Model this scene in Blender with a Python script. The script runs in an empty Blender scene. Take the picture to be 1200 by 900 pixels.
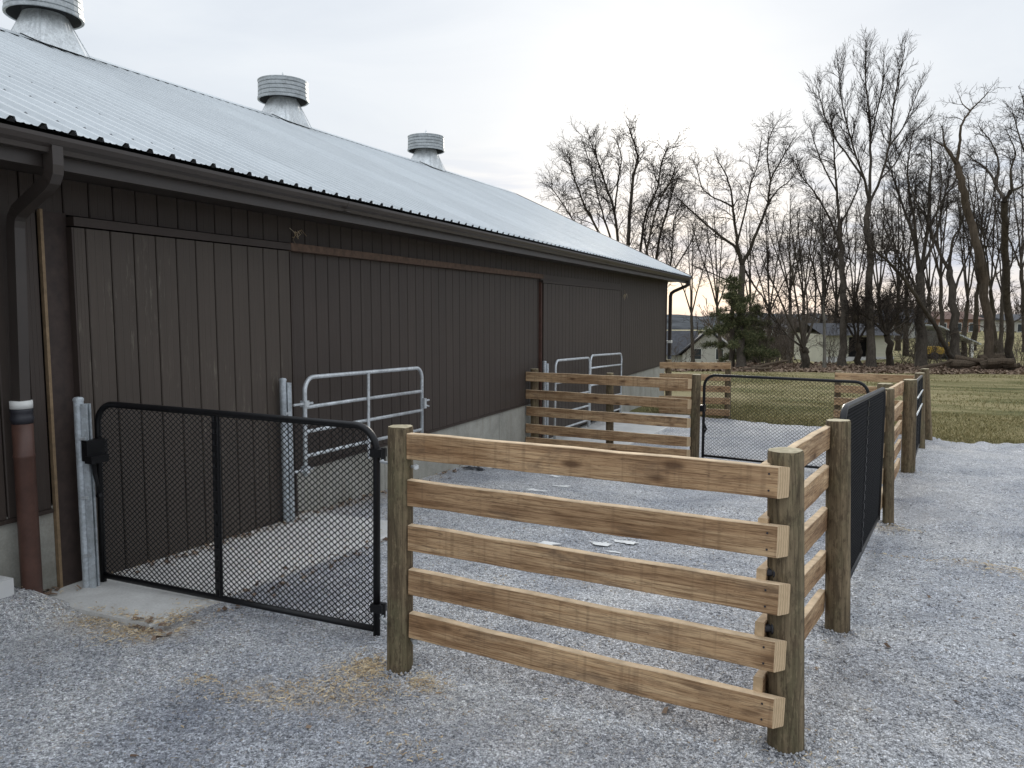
import bpy, math, random
import numpy as np
from math import sin, cos, radians, pi
from mathutils import Vector, Matrix

# ------------------------------------------------------------------ camera, world, sun, exposure
scene = bpy.context.scene
col = scene.collection
F_PX, PITCH, YAW, EYE = 906.0, radians(5.3), radians(23.2), 1.9
fwd = Vector((-sin(YAW) * cos(PITCH), cos(YAW) * cos(PITCH), -sin(PITCH)))
rgt = Vector((cos(YAW), sin(YAW), 0))
upv = rgt.cross(fwd)
cam_d = bpy.data.cameras.new('camera')
cam = bpy.data.objects.new('camera', cam_d)
col.objects.link(cam)
cam_d.sensor_width = 36
cam_d.lens = F_PX / 1200 * 36
cam_d.clip_start, cam_d.clip_end = 0.05, 6000
cam.location = (0, 0, EYE)
cam.rotation_euler = fwd.to_track_quat('-Z', 'Y').to_euler()
scene.camera = cam
scene.view_settings.view_transform = 'Standard'
scene.view_settings.look = 'None'
scene.view_settings.exposure = 0.52
scene.view_settings.gamma = 1

SUN_AZ, SUN_EL = radians(12.9), radians(12.6)       # azimuth west of +Y
sun_dir = Vector((-sin(SUN_AZ) * cos(SUN_EL), cos(SUN_AZ) * cos(SUN_EL), sin(SUN_EL)))
sl = bpy.data.lights.new('sun', 'SUN')
sl.energy, sl.angle, sl.color = 1.5, radians(10), (1, 0.93, 0.82)
so = bpy.data.objects.new('sun', sl)
col.objects.link(so)
so.rotation_euler = sun_dir.to_track_quat('Z', 'Y').to_euler()
so.location = (0, 0, 30)

world = bpy.data.worlds.new('World')
scene.world = world
world.use_nodes = True


class NT:
    """tiny node helper"""
    def __init__(s, tree):
        s.t = tree
        s.n = tree.nodes
        s.l = tree.links

    def node(s, kind, **kw):
        n = s.n.new(kind)
        for k, v in kw.items():
            if k.startswith('i_'):
                continue
            setattr(n, k, v)
        return n

    def link(s, a, b):
        s.l.new(a, b)

    def math(s, op, a, b=None, c=None, clamp=False):
        n = s.n.new('ShaderNodeMath')
        n.operation = op
        n.use_clamp = clamp
        for i, v in enumerate((a, b, c)):
            if v is None:
                continue
            if isinstance(v, (int, float)):
                n.inputs[i].default_value = v
            else:
                s.l.new(v, n.inputs[i])
        return n.outputs[0]

    def mix(s, fac, a, b, mode='MIX'):
        n = s.n.new('ShaderNodeMixRGB')
        n.blend_type = mode
        for i, v in enumerate((fac, a, b)):
            if isinstance(v, (int, float)):
                n.inputs[i].default_value = v if i == 0 else (v, v, v, 1)
            elif isinstance(v, (tuple, list)):
                n.inputs[i].default_value = (*v[:3], 1)
            else:
                s.l.new(v, n.inputs[i])
        return n.outputs[0]

    def ramp(s, fac, stops, interp='LINEAR'):
        n = s.n.new('ShaderNodeValToRGB')
        n.color_ramp.interpolation = interp
        e = n.color_ramp.elements
        while len(e) < len(stops):
            e.new(0.5)
        for el, (p, c) in zip(e, stops):
            el.position = p
            el.color = (*c[:3], 1) if isinstance(c, (tuple, list)) else (c, c, c, 1)
        s.l.new(fac, n.inputs[0])
        return n.outputs[0]

    def noise(s, vec, scale, detail=4, rough=0.55, dist=0.0, out=0):
        n = s.n.new('ShaderNodeTexNoise')
        n.inputs['Scale'].default_value = scale
        n.inputs['Detail'].default_value = detail
        n.inputs['Roughness'].default_value = rough
        n.inputs['Distortion'].default_value = dist
        if vec is not None:
            s.l.new(vec, n.inputs['Vector'])
        return n.outputs[out]

    def voronoi(s, vec, scale, out='Color', feature='F1', rnd=1.0):
        n = s.n.new('ShaderNodeTexVoronoi')
        n.feature = feature
        n.inputs['Scale'].default_value = scale
        n.inputs['Randomness'].default_value = rnd
        s.l.new(vec, n.inputs['Vector'])
        return n.outputs[out]

    def mapping(s, vec, scale=(1, 1, 1), loc=(0, 0, 0)):
        n = s.n.new('ShaderNodeMapping')
        n.inputs['Scale'].default_value = scale
        n.inputs['Location'].default_value = loc
        s.l.new(vec, n.inputs['Vector'])
        return n.outputs[0]


w = NT(world.node_tree)
w.n.clear()
wout = w.node('ShaderNodeOutputWorld')
bg = w.node('ShaderNodeBackground')
bg.inputs['Strength'].default_value = 0.1
w.link(bg.outputs[0], wout.inputs[0])
sky = w.node('ShaderNodeTexSky')
sky.sky_type = 'NISHITA'
sky.sun_disc = False
sky.sun_elevation = SUN_EL
sky.sun_rotation = -SUN_AZ
tc = w.node('ShaderNodeTexCoord')
vec = tc.outputs['Generated']
nrm = w.node('ShaderNodeVectorMath', operation='NORMALIZE')
w.link(vec, nrm.inputs[0])
vec = nrm.outputs[0]
sep = w.node('ShaderNodeSeparateXYZ')
w.link(vec, sep.inputs[0])
el = w.math('MAXIMUM', sep.outputs[2], 0.0)
# overcast luminance grows towards the zenith (CIE overcast law, softened)
lum = w.ramp(el, [(0.0, 0.96 / 2), (0.42, 1.06 / 2), (0.7, 1.6 / 2), (1.0, 1.95 / 2)])
lum = w.mix(1.0, lum, 2.0, 'MULTIPLY')
cl_n = w.noise(w.mapping(vec, (1.6, 1.6, 5.0)), 1.7, 5, 0.55, 0.6)
cl = w.ramp(cl_n, [(0.30, (5.05, 5.4, 5.9)), (0.52, (5.45, 5.78, 6.2)), (0.72, (5.8, 6.08, 6.42))])
cloud = w.mix(1.0, cl, lum, 'MULTIPLY')
# the veiled sun: a bright blurred disc and a wide pale halo round it
dt = w.node('ShaderNodeVectorMath', operation='DOT_PRODUCT')
w.link(vec, dt.inputs[0])
dt.inputs[1].default_value = sun_dir
dp = w.math('MAXIMUM', dt.outputs['Value'], 0.0)
disc = w.math('MULTIPLY', w.math('POWER', dp, 1300.0), 6.0)
halo = w.math('MULTIPLY', w.math('POWER', dp, 110.0), 1.0)
halo2 = w.math('MULTIPLY', w.math('POWER', dp, 6.0), 0.25)
hsum = w.math('ADD', w.math('ADD', disc, halo), halo2)
glow = w.mix(1.0, hsum, (1.0, 0.965, 0.90), 'MULTIPLY')
cloud = w.mix(1.0, cloud, glow, 'ADD')
# broken blue-grey bank low down and the peach gap under it
bank_n = w.noise(w.mapping(vec, (3.0, 3.0, 16.0)), 2.2, 4, 0.55, 0.8)
bank = w.ramp(bank_n, [(0.35, (3.0, 3.75, 5.2)), (0.62, (5.9, 6.0, 6.3))])
fb = w.ramp(el, [(0.02, 0.95), (0.12, 0.85), (0.22, 0.0)])
cloud = w.mix(fb, cloud, bank)
gap_n = w.noise(w.mapping(vec, (3.0, 3.0, 10.0)), 3.0, 3, 0.5, 0.3)
gapf = w.math('MULTIPLY', w.ramp(el, [(0.0, 0.55), (0.022, 0.5), (0.048, 0.0)]),
              w.ramp(gap_n, [(0.38, 0.25), (0.6, 1.0)]))
azs = w.ramp(w.math('POWER', dp, 3.0), [(0.45, 0.15), (0.97, 1.0)])
gapf = w.math('MULTIPLY', gapf, azs)
cloud = w.mix(gapf, cloud, (6.4, 5.5, 4.7))
tot = w.mix(0.93, sky.outputs[0], cloud)
w.link(tot, bg.inputs['Color'])

# ------------------------------------------------------------------ helpers
rng = np.random.default_rng(11)
random.seed(5)


def value_noise(x, y, seed=0):
    xi, yi = np.floor(x), np.floor(y)
    fx, fy = x - xi, y - yi
    fx = fx * fx * (3 - 2 * fx)
    fy = fy * fy * (3 - 2 * fy)

    def h(a, b):
        v = np.sin(a * 127.1 + b * 311.7 + seed * 74.7) * 43758.5453
        return v - np.floor(v)
    return (h(xi, yi) * (1 - fx) + h(xi + 1, yi) * fx) * (1 - fy) + (h(xi, yi + 1) * (1 - fx) + h(xi + 1, yi + 1) * fx) * fy


def sstep(a, b, x):
    t = np.clip((np.asarray(x, float) - a) / (b - a), 0, 1)
    return t * t * (3 - 2 * t)


def yard_z(x, y):
    """smooth height of the yard and of the country beyond it"""
    x = np.asarray(x, float)
    y = np.asarray(y, float)
    z = np.where(y < 3.6, 0.0, np.where(y < 15, -0.042 * (y - 3.6), -0.479 - 0.020 * (y - 15)))
    d = -0.394 * x + 0.919 * y
    l = 0.919 * x + 0.394 * y
    z = np.maximum(z, -1.15 - 0.02 * np.maximum(y - 48, 0))
    s = l / np.maximum(d, 1.0)
    z = z - 2.2 * sstep(44, 70, d) * (1 - sstep(0.30, 0.50, s))
    z = z + 1.7 * sstep(46, 100, d) * sstep(0.38, 0.60, s)
    z = np.where(d > 100, z + sstep(100, 500, d) * 4.0 * sstep(0.3, 0.6, s), z)
    berm = 0.145 * sstep(-4.30, -4.68, x) * sstep(3.42, 3.14, y) * (y > -20)
    return z + np.where((y < 4) & (x > -6), berm, 0)


def gravel_z(x, y):
    rough = 0.35 + 0.65 * sstep(-0.6, 0.4, x) * sstep(1.2, 2.6, y)
    n = (value_noise(x * 1.3, y * 1.3, 1) - 0.5) * 0.030 + (value_noise(x * 3.7, y * 3.7, 2) - 0.5) * 0.014 \
        + rough * ((value_noise(x * 5 + y * 2, y * 7, 3) - 0.5) * 0.038 + (value_noise(x * 11, y * 12 + x * 4, 6) - 0.5) * 0.024)
    near_wall = sstep(-3.55, -2.9, x)
    return yard_z(x, y) + 0.004 + n * (0.25 + 0.75 * near_wall)


def yz(x, y):
    return float(yard_z(x, y))


def gz(x, y):
    return float(gravel_z(np.array([x]), np.array([y]))[0])


class MB:
    def __init__(s):
        s.v, s.f, s.m = [], [], []

    def add(s, verts, faces, mi=0):
        o = len(s.v)
        s.v += [tuple(map(float, p)) for p in verts]
        s.f += [tuple(i + o for i in f) for f in faces]
        s.m += [mi] * len(faces)

    def box(s, lo, hi, mi=0, M=None):
        x0, y0, z0 = lo
        x1, y1, z1 = hi
        v = [(x0, y0, z0), (x1, y0, z0), (x1, y1, z0), (x0, y1, z0), (x0, y0, z1), (x1, y0, z1), (x1, y1, z1), (x0, y1, z1)]
        if M is not None:
            v = [tuple(M @ Vector(p)) for p in v]
        s.add(v, [(0, 3, 2, 1), (4, 5, 6, 7), (0, 1, 5, 4), (1, 2, 6, 5), (2, 3, 7, 6), (3, 0, 4, 7)], mi)

    def tube(s, pts, r, n=8, mi=0, cap=True, closed=False):
        pts = [Vector(p) for p in pts]
        k = len(pts)
        rr = r if isinstance(r, (list, tuple)) else [r] * k
        rings = []
        ref = None
        for i, p in enumerate(pts):
            if closed:
                t = pts[(i + 1) % k] - pts[i - 1]
            else:
                t = pts[min(i + 1, k - 1)] - pts[max(i - 1, 0)]
            t.normalize()
            if ref is None:
                ref = Vector((0, 0, 1)) if abs(t.z) < 0.9 else Vector((0, 1, 0))
                ref = (ref - t * ref.dot(t)).normalized()
            else:
                ref = (ref - t * ref.dot(t)).normalized()
            b = t.cross(ref)
            rings.append([p + (ref * cos(2 * pi * j / n) + b * sin(2 * pi * j / n)) * rr[i] for j in range(n)])
        v = [q for ring in rings for q in ring]
        f = []
        for i in range(k if closed else k - 1):
            a, c = i * n, ((i + 1) % k) * n
            for j in range(n):
                f.append((a + j, a + (j + 1) % n, c + (j + 1) % n, c + j))
        if cap and not closed:
            f.append(tuple(reversed(range(n))))
            f.append(tuple((k - 1) * n + j for j in range(n)))
        s.add(v, f, mi)

    def lathe(s, c, prof, n=24, mi=0):
        c = Vector(c)
        v, f = [], []
        for (r, z) in prof:
            for j in range(n):
                a = 2 * pi * j / n
                v.append(c + Vector((r * cos(a), r * sin(a), z)))
        for i in range(len(prof) - 1):
            for j in range(n):
                f.append((i * n + j, i * n + (j + 1) % n, (i + 1) * n + (j + 1) % n, (i + 1) * n + j))
        s.add(v, f, mi)

    def build(s, name, mats, parent=None, loc=(0, 0, 0), smooth=False, rot=None):
        me = bpy.data.meshes.new(name)
        me.from_pydata(s.v, [], s.f)
        if not isinstance(mats, (list, tuple)):
            mats = [mats]
        for m in mats:
            me.materials.append(m)
        if any(s.m):
            me.polygons.foreach_set('material_index', s.m)
        if smooth:
            me.polygons.foreach_set('use_smooth', [True] * len(s.f))
        me.update()
        return place(name, me, parent, loc, rot)


def place(name, me, parent=None, loc=(0, 0, 0), rot=None):
    o = bpy.data.objects.new(name, me)
    col.objects.link(o)
    o.location = loc
    if rot is not None:
        o.rotation_euler = rot
    if parent is not None:
        o.parent = parent
    return o


def np_mesh(name, verts, loops, per, mat, parent=None, loc=(0, 0, 0), smooth=False, mats=None):
    """verts (N,3), loops flat index array, per = corners per face"""
    me = bpy.data.meshes.new(name)
    verts = np.ascontiguousarray(verts, dtype=np.float32)
    loops = np.ascontiguousarray(loops, dtype=np.int32).ravel()
    nf = len(loops) // per
    me.vertices.add(len(verts))
    me.vertices.foreach_set('co', verts.ravel())
    me.loops.add(len(loops))
    me.loops.foreach_set('vertex_index', loops)
    me.polygons.add(nf)
    me.polygons.foreach_set('loop_start', np.arange(0, nf * per, per, dtype=np.int32))
    me.polygons.foreach_set('loop_total', np.full(nf, per, dtype=np.int32))
    if smooth:
        me.polygons.foreach_set('use_smooth', np.ones(nf, dtype=bool))
    me.materials.append(mat)
    me.update(calc_edges=True)
    me.validate()
    return place(name, me, parent, loc)


def tag(o, label=None, cat=None, group=None, kind=None):
    if label:
        o['label'] = label
    if cat:
        o['category'] = cat
    if group:
        o['group'] = group
    if kind:
        o['kind'] = kind
    return o


def thing(name, label, cat, loc=(0, 0, 0), group=None, rotz=0.0):
    o = bpy.data.objects.new(name, None)
    o.empty_display_size = 0.2
    col.objects.link(o)
    o.location = loc
    o.rotation_euler = (0, 0, rotz)
    return tag(o, label, cat, group)


# ------------------------------------------------------------------ materials
def mat_new(name):
    m = bpy.data.materials.new(name)
    m.use_nodes = True
    t = NT(m.node_tree)
    b = m.node_tree.nodes['Principled BSDF']
    return m, t, b


def setc(t, b, key, v):
    if isinstance(v, (int, float)):
        b.inputs[key].default_value = v
    elif isinstance(v, (tuple, list)):
        b.inputs[key].default_value = (*v[:3], 1)
    else:
        t.link(v, b.inputs[key])


def bump(t, b, h, strength=0.4, dist=0.01):
    n = t.node('ShaderNodeBump')
    n.inputs['Strength'].default_value = strength
    n.inputs['Distance'].default_value = dist
    t.link(h, n.inputs['Height'])
    t.link(n.outputs[0], b.inputs['Normal'])


def objvec(t, offset=True):
    """object coordinates shifted by a random amount per object"""
    tcn = t.node('ShaderNodeTexCoord')
    if not offset:
        return tcn.outputs['Object']
    oi = t.node('ShaderNodeObjectInfo')
    cmb = t.node('ShaderNodeCombineXYZ')
    r = t.math('MULTIPLY', oi.outputs['Random'], 37.0)
    t.link(r, cmb.inputs[0])
    t.link(t.math('MULTIPLY', oi.outputs['Random'], 91.0), cmb.inputs[1])
    add = t.node('ShaderNodeVectorMath', operation='ADD')
    t.link(tcn.outputs['Object'], add.inputs[0])
    t.link(cmb.outputs[0], add.inputs[1])
    return add.outputs[0]


def worldvec(t):
    return t.node('ShaderNodeNewGeometry').outputs['Position']


def m_plain(name, c, rough=0.6, metal=0.0, var=0.15, scale=8.0, bs=0.0, spec=0.5):
    m, t, b = mat_new(name)
    v = objvec(t)
    n = t.noise(v, scale, 5, 0.6)
    lo = tuple(x * (1 - var) for x in c)
    hi = tuple(x * (1 + var) for x in c)
    setc(t, b, 'Base Color', t.ramp(n, [(0.3, lo), (0.7, hi)]))
    b.inputs['Roughness'].default_value = rough
    b.inputs['Metallic'].default_value = metal
    b.inputs['Specular IOR Level'].default_value = spec
    if bs:
        bump(t, b, t.noise(v, scale * 6, 4, 0.6), bs, 0.004)
    return m


def m_wood():
    m, t, b = mat_new('sawn_board_wood')
    v = objvec(t)
    oi = t.node('ShaderNodeObjectInfo')
    g = t.noise(t.mapping(v, (0.9, 22, 22)), 1.0, 6, 0.6, 0.35)        # long grain
    fine = t.noise(t.mapping(v, (5.0, 150, 150)), 1.0, 4, 0.7)
    fleck = t.noise(t.mapping(v, (11, 75, 75)), 1.0, 5, 0.72, 0.3)
    saw = t.noise(t.mapping(v, (34, 1.2, 1.2)), 1.0, 2, 0.5)
    broad = t.noise(t.mapping(v, (1.5, 3.5, 3.5)), 1.0, 4, 0.6)
    base = t.ramp(g, [(0.30, (0.27, 0.163, 0.089)), (0.46, (0.44, 0.288, 0.161)), (0.66, (0.575, 0.41, 0.245))])
    tint = t.ramp(broad, [(0.34, (0.66, 0.60, 0.55)), (0.52, (1, 1, 1)), (0.7, (1.14, 1.12, 1.08))])
    c = t.mix(1.0, base, tint, 'MULTIPLY')
    c = t.mix(0.75, c, t.ramp(fine, [(0.38, (0.42, 0.36, 0.32)), (0.54, (1.12, 1.12, 1.12))]), 'MULTIPLY')
    c = t.mix(t.ramp(fleck, [(0.56, 0.0), (0.68, 0.5)]), c, (0.115, 0.068, 0.038))
    c = t.mix(t.ramp(saw, [(0.56, 0.0), (0.68, 0.30)]), c, (0.17, 0.105, 0.060))
    ckv = t.noise(t.mapping(v, (2.2, 40, 40)), 1.0, 2, 0.5, 1.2)
    c = t.mix(t.ramp(t.math('ABSOLUTE', t.math('SUBTRACT', ckv, 0.5)), [(0.0, 0.55), (0.010, 0.0)]), c, (0.05, 0.03, 0.02))
    # knots
    kv = t.voronoi(t.mapping(v, (3.1, 8.5, 8.5)), 1.0, 'Distance')
    knot = t.ramp(kv, [(0.08, 1.0), (0.20, 0.0)])
    halo = t.ramp(kv, [(0.10, 0.75), (0.34, 0.0)])
    c = t.mix(t.math('MULTIPLY', halo, 0.55), c, (0.23, 0.125, 0.062))
    c = t.mix(t.math('MULTIPLY', knot, 0.8), c, (0.085, 0.045, 0.024))
    # dirt stains
    st = t.ramp(t.noise(t.mapping(v, (2.2, 6, 6)), 1.3, 5, 0.65, 0.5), [(0.54, 0.0), (0.70, 0.7)])
    c = t.mix(st, c, (0.125, 0.083, 0.055))
    br = t.math('MULTIPLY_ADD', oi.outputs['Random'], 0.28, 0.86)
    c = t.mix(1.0, c, br, 'MULTIPLY')
    setc(t, b, 'Base Color', c)
    b.inputs['Roughness'].default_value = 0.82
    b.inputs['Specular IOR Level'].default_value = 0.25
    h = t.math('ADD', g, t.math('MULTIPLY_ADD', fine, 1.2, t.math('MULTIPLY', fleck, -1.0)))
    bump(t, b, h, 0.45, 0.004)
    return m


def m_endgrain(name, c0, c1):
    m, t, b = mat_new(name)
    v = objvec(t)
    n = t.node('ShaderNodeTexWave', wave_type='RINGS', rings_direction='SPHERICAL')
    n.inputs['Scale'].default_value = 38
    n.inputs['Distortion'].default_value = 3
    t.link(t.node('ShaderNodeTexCoord').outputs['Object'], n.inputs['Vector'])
    nz = t.noise(v, 40, 4, 0.6)
    f = t.math('MULTIPLY_ADD', n.outputs['Fac'], 0.5, t.math('MULTIPLY', nz, 0.5))
    setc(t, b, 'Base Color', t.ramp(f, [(0.25, c0), (0.75, c1)]))
    b.inputs['Roughness'].default_value = 0.85
    return m


def m_post():
    m, t, b = mat_new('treated_post_wood')
    v = objvec(t)
    g = t.noise(t.mapping(v, (16, 16, 1.1)), 1.0, 6, 0.62, 0.5)
    fine = t.noise(t.mapping(v, (95, 95, 5)), 1.0, 3, 0.6)
    blot = t.noise(t.mapping(v, (5, 5, 3.5)), 1.0, 5, 0.65, 0.4)
    c = t.ramp(g, [(0.32, (0.070, 0.052, 0.033)), (0.5, (0.155, 0.118, 0.074)), (0.68, (0.265, 0.205, 0.130))])
    c = t.mix(t.ramp(blot, [(0.45, 0.0), (0.7, 0.55)]), c, (0.155, 0.150, 0.085))      # greenish treatment
    c = t.mix(t.ramp(t.noise(v, 9, 5, 0.7), [(0.55, 0.0), (0.70, 0.65)]), c, (0.070, 0.052, 0.036))
    c = t.mix(0.35, c, t.ramp(fine, [(0.3, (0.45, 0.42, 0.4)), (0.62, (1.15, 1.15, 1.1))]), 'MULTIPLY')
    fl = t.noise(t.mapping(v, (55, 55, 16)), 1.0, 4, 0.7)
    c = t.mix(t.ramp(fl, [(0.54, 0.0), (0.64, 0.6)]), c, (0.062, 0.045, 0.030))
    c = t.mix(t.ramp(fl, [(0.36, 0.45), (0.44, 0.0)]), c, (0.30, 0.235, 0.145))
    # drying checks: thin dark vertical cracks
    ck = t.voronoi(t.mapping(v, (26, 26, 0.9)), 1.0, 'Distance', 'DISTANCE_TO_EDGE')
    c = t.mix(t.ramp(ck, [(0.0, 0.55), (0.035, 0.0)]), c, (0.035, 0.026, 0.018))
    setc(t, b, 'Base Color', c)
    b.inputs['Roughness'].default_value = 0.85
    b.inputs['Specular IOR Level'].default_value = 0.2
    bump(t, b, t.math('ADD', g, t.math('MULTIPLY', fine, 0.5)), 0.6, 0.006)
    return m


def yard_tone(t, p):
    """how dusty (pale) or washed (dark, bluish) the stone is, by place in the yard, with clump shade painted in"""
    spx = t.node('ShaderNodeSeparateXYZ')
    t.link(p, spx.inputs[0])
    dx = t.math('MULTIPLY', t.math('ADD', spx.outputs[0], 2.7), 0.36)
    dy = t.math('MULTIPLY', t.math('ADD', spx.outputs[1], -1.7), 0.62)
    wet = t.math('SUBTRACT', 1.0, t.math('SQRT', t.math('ADD', t.math('MULTIPLY', dx, dx), t.math('MULTIPLY', dy, dy))), clamp=True)
    big = t.noise(p, 0.75, 6, 0.62, 0.5)
    k = t.math('SUBTRACT', t.math('ADD', big, 0.04), t.math('MULTIPLY', wet, 0.28))
    base = t.ramp(k, [(0.26, (0.50, 0.525, 0.58)), (0.46, (0.95, 0.96, 0.98)), (0.62, (1.22, 1.20, 1.17))])
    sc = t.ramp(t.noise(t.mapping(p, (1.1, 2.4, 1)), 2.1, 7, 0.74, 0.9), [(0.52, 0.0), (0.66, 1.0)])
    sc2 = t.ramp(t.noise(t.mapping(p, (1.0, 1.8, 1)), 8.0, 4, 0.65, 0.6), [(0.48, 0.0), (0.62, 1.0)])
    base = t.mix(t.math('MULTIPLY', t.math('MULTIPLY', sc, sc2), 0.75), base, (0.36, 0.38, 0.43))  # dark blotches paint the shade of rough clumps into the stone colour
    return base, spx


def m_gravel():
    m, t, b = mat_new('crushed_limestone')
    p = worldvec(t)
    big = t.noise(p, 0.55, 5, 0.6, 0.4)
    mid = t.noise(p, 2.6, 5, 0.65)
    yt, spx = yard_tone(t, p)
    tone = t.ramp(t.math('MULTIPLY_ADD', big, 0.6, t.math('MULTIPLY', mid, 0.4)),
                  [(0.30, (0.29, 0.300, 0.325)), (0.5, (0.42, 0.428, 0.445)), (0.66, (0.50, 0.502, 0.505))])
    cell = t.voronoi(p, 80.0, 'Color')
    cell2 = t.voronoi(p, 190.0, 'Color')
    sp = t.node('ShaderNodeSeparateColor')
    t.link(cell, sp.inputs[0])
    sp2 = t.node('ShaderNodeSeparateColor')
    t.link(cell2, sp2.inputs[0])
    stone = t.ramp(sp.outputs[0], [(0.0, 0.48), (0.35, 0.88), (0.7, 1.14), (1.0, 1.5)])
    fine = t.ramp(sp2.outputs[1], [(0.0, 0.45), (0.5, 1.0), (1.0, 1.6)])
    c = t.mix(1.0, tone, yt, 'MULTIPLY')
    c = t.mix(1.0, c, stone, 'MULTIPLY')
    c = t.mix(1.0, c, fine, 'MULTIPLY')
    # a few tan stones and dusty fines
    c = t.mix(t.ramp(sp.outputs[2], [(0.93, 0.0), (0.95, 0.45)], 'CONSTANT'), c, (0.36, 0.29, 0.20))
    c = t.mix(t.ramp(t.noise(p, 1.1, 6, 0.7, 0.6), [(0.52, 0.0), (0.72, 0.45)]), c, (0.42, 0.42, 0.425))
    # darker scuff streaks painting in the shade of low clumps
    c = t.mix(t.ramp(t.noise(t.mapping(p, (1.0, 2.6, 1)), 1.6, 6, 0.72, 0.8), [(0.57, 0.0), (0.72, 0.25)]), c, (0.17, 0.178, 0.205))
    # shavings trodden into the stone
    dustn = t.noise(p, 7.0, 5, 0.7)
    for (ax, ay, sx, sy, k) in ((-4.0, 3.18, .55, .16, .8), (-3.6, 3.32, .16, .3, .7), (-2.3, 3.30, .24, .16, .8), (-2.35, 2.96, .6, .20, .7), (2.1, 6.83, 1.25, .16, .9), (-.1, 2.96, .40, .18, .7), (-4.7, 7.2, .3, 1.6, .6), (.45, 8.2, .3, .2, .6), (-1.9, 3.3, .25, .12, .6), (-1.2, 5.4, 1.0, .25, .45)):
        ux = t.math('MULTIPLY', t.math('ADD', spx.outputs[0], -ax), 1 / sx)
        uy = t.math('MULTIPLY', t.math('ADD', t.math('ADD', spx.outputs[1], -ay), t.math('MULTIPLY', t.math('ADD', spx.outputs[0], -ax), 0.16 if ax > 1 else -0.12)), 1 / sy)
        rr = t.math('SQRT', t.math('ADD', t.math('MULTIPLY', ux, ux), t.math('MULTIPLY', uy, uy)))
        f = t.math('MULTIPLY', t.ramp(t.math('ADD', rr, t.math('MULTIPLY_ADD', dustn, 2.2, -1.1)), [(0.15, k * 0.6), (1.0, 0.0)]), t.ramp(sp2.outputs[0], [(0.2, 0.35), (0.8, 1.0)]))
        c = t.mix(f, c, (0.55, 0.44, 0.30))
    setc(t, b, 'Base Color', c)
    b.inputs['Roughness'].default_value = 0.92
    b.inputs['Specular IOR Level'].default_value = 0.2
    d1 = t.voronoi(p, 80.0, 'Distance')
    d2 = t.voronoi(p, 190.0, 'Distance')
    h = t.math('MULTIPLY_ADD', d1, -1.0, t.math('MULTIPLY', d2, -0.5))
    h = t.math('ADD', h, t.math('MULTIPLY', mid, 2.0))
    bump(t, b, h, 0.8, 0.012)
    return m


def m_island(name, stops, rough=0.9, tone=False):
    """colour picked at random for each loose piece of the mesh"""
    m, t, b = mat_new(name)
    g = t.node('ShaderNodeNewGeometry')
    c = t.ramp(g.outputs['Random Per Island'], stops)
    if tone:
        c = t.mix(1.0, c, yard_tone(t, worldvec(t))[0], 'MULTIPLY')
    setc(t, b, 'Base Color', c)
    b.inputs['Roughness'].default_value = rough
    b.inputs['Specular IOR Level'].default_value = 0.2
    return m


def m_siding(name, base, dust=0.0):
    m, t, b = mat_new(name)
    p = worldvec(t)
    oi = t.node('ShaderNodeObjectInfo')
    st = t.noise(t.mapping(p, (45, 45, 1.2)), 1.0, 5, 0.65)
    br = t.noise(p, 1.4, 4, 0.6)
    lo = tuple(x * 0.87 for x in base)
    hi = tuple(x * 1.14 for x in base)
    c = t.ramp(t.math('MULTIPLY_ADD', st, 0.55, t.math('MULTIPLY', br, 0.45)), [(0.32, lo), (0.68, hi)])
    c = t.mix(1.0, c, t.math('MULTIPLY_ADD', oi.outputs['Random'], 0.08, 0.96), 'MULTIPLY')
    # dusty chalk streaks
    dm = t.math('MULTIPLY', t.ramp(t.noise(t.mapping(p, (30, 30, 4.0)), 1.0, 6, 0.75), [(0.56, 0.0), (0.75, 1.0)]),
                t.ramp(t.noise(t.mapping(p, (1.2, 1.2, 0.9), (0.3, 0.2, 0.1)), 1.0, 3, 0.5), [(0.45, 0.0), (0.6, 1.0)]))
    c = t.mix(t.math('MULTIPLY', dm, dust), c, (0.19, 0.17, 0.13))
    setc(t, b, 'Base Color', c)
    b.inputs['Roughness'].default_value = 0.55
    b.inputs['Specular IOR Level'].default_value = 0.35
    bump(t, b, st, 0.04, 0.002)
    return m


def m_concrete(name, c0, c1, dirt=0.4):
    m, t, b = mat_new(name)
    p = worldvec(t)
    n = t.noise(p, 2.2, 7, 0.68, 0.4)
    f = t.noise(p, 60, 4, 0.7)
    c = t.ramp(n, [(0.3, c0), (0.68, c1)])
    c = t.mix(0.35, c, t.ramp(f, [(0.3, 0.6), (0.65, 1.15)]), 'MULTIPLY')
    d = t.ramp(t.noise(t.mapping(p, (6, 6, 1.4)), 1.0, 6, 0.7, 0.5), [(0.5, 0.0), (0.75, dirt)])
    c = t.mix(d, c, (0.16, 0.13, 0.09))
    setc(t, b, 'Base Color', c)
    b.inputs['Roughness'].default_value = 0.9
    bump(t, b, t.math('ADD', n, f), 0.35, 0.004)
    return m


def m_galv(name, base=(0.52, 0.55, 0.58), metal=0.55, rough=0.42):
    m, t, b = mat_new(name)
    v = objvec(t)
    sp = t.voronoi(v, 55.0, 'Color')
    s = t.node('ShaderNodeSeparateColor')
    t.link(sp, s.inputs[0])
    n = t.noise(v, 7, 5, 0.65)
    lo = tuple(x * 0.70 for x in base)
    hi = tuple(min(1, x * 1.2) for x in base)
    c = t.ramp(t.math('MULTIPLY_ADD', n, 0.82, t.math('MULTIPLY', s.outputs[0], 0.18)), [(0.30, lo), (0.66, hi)])
    setc(t, b, 'Base Color', c)
    b.inputs['Metallic'].default_value = metal
    setc(t, b, 'Roughness', t.math('MULTIPLY_ADD', n, 0.25, rough - 0.1))
    return m


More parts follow.
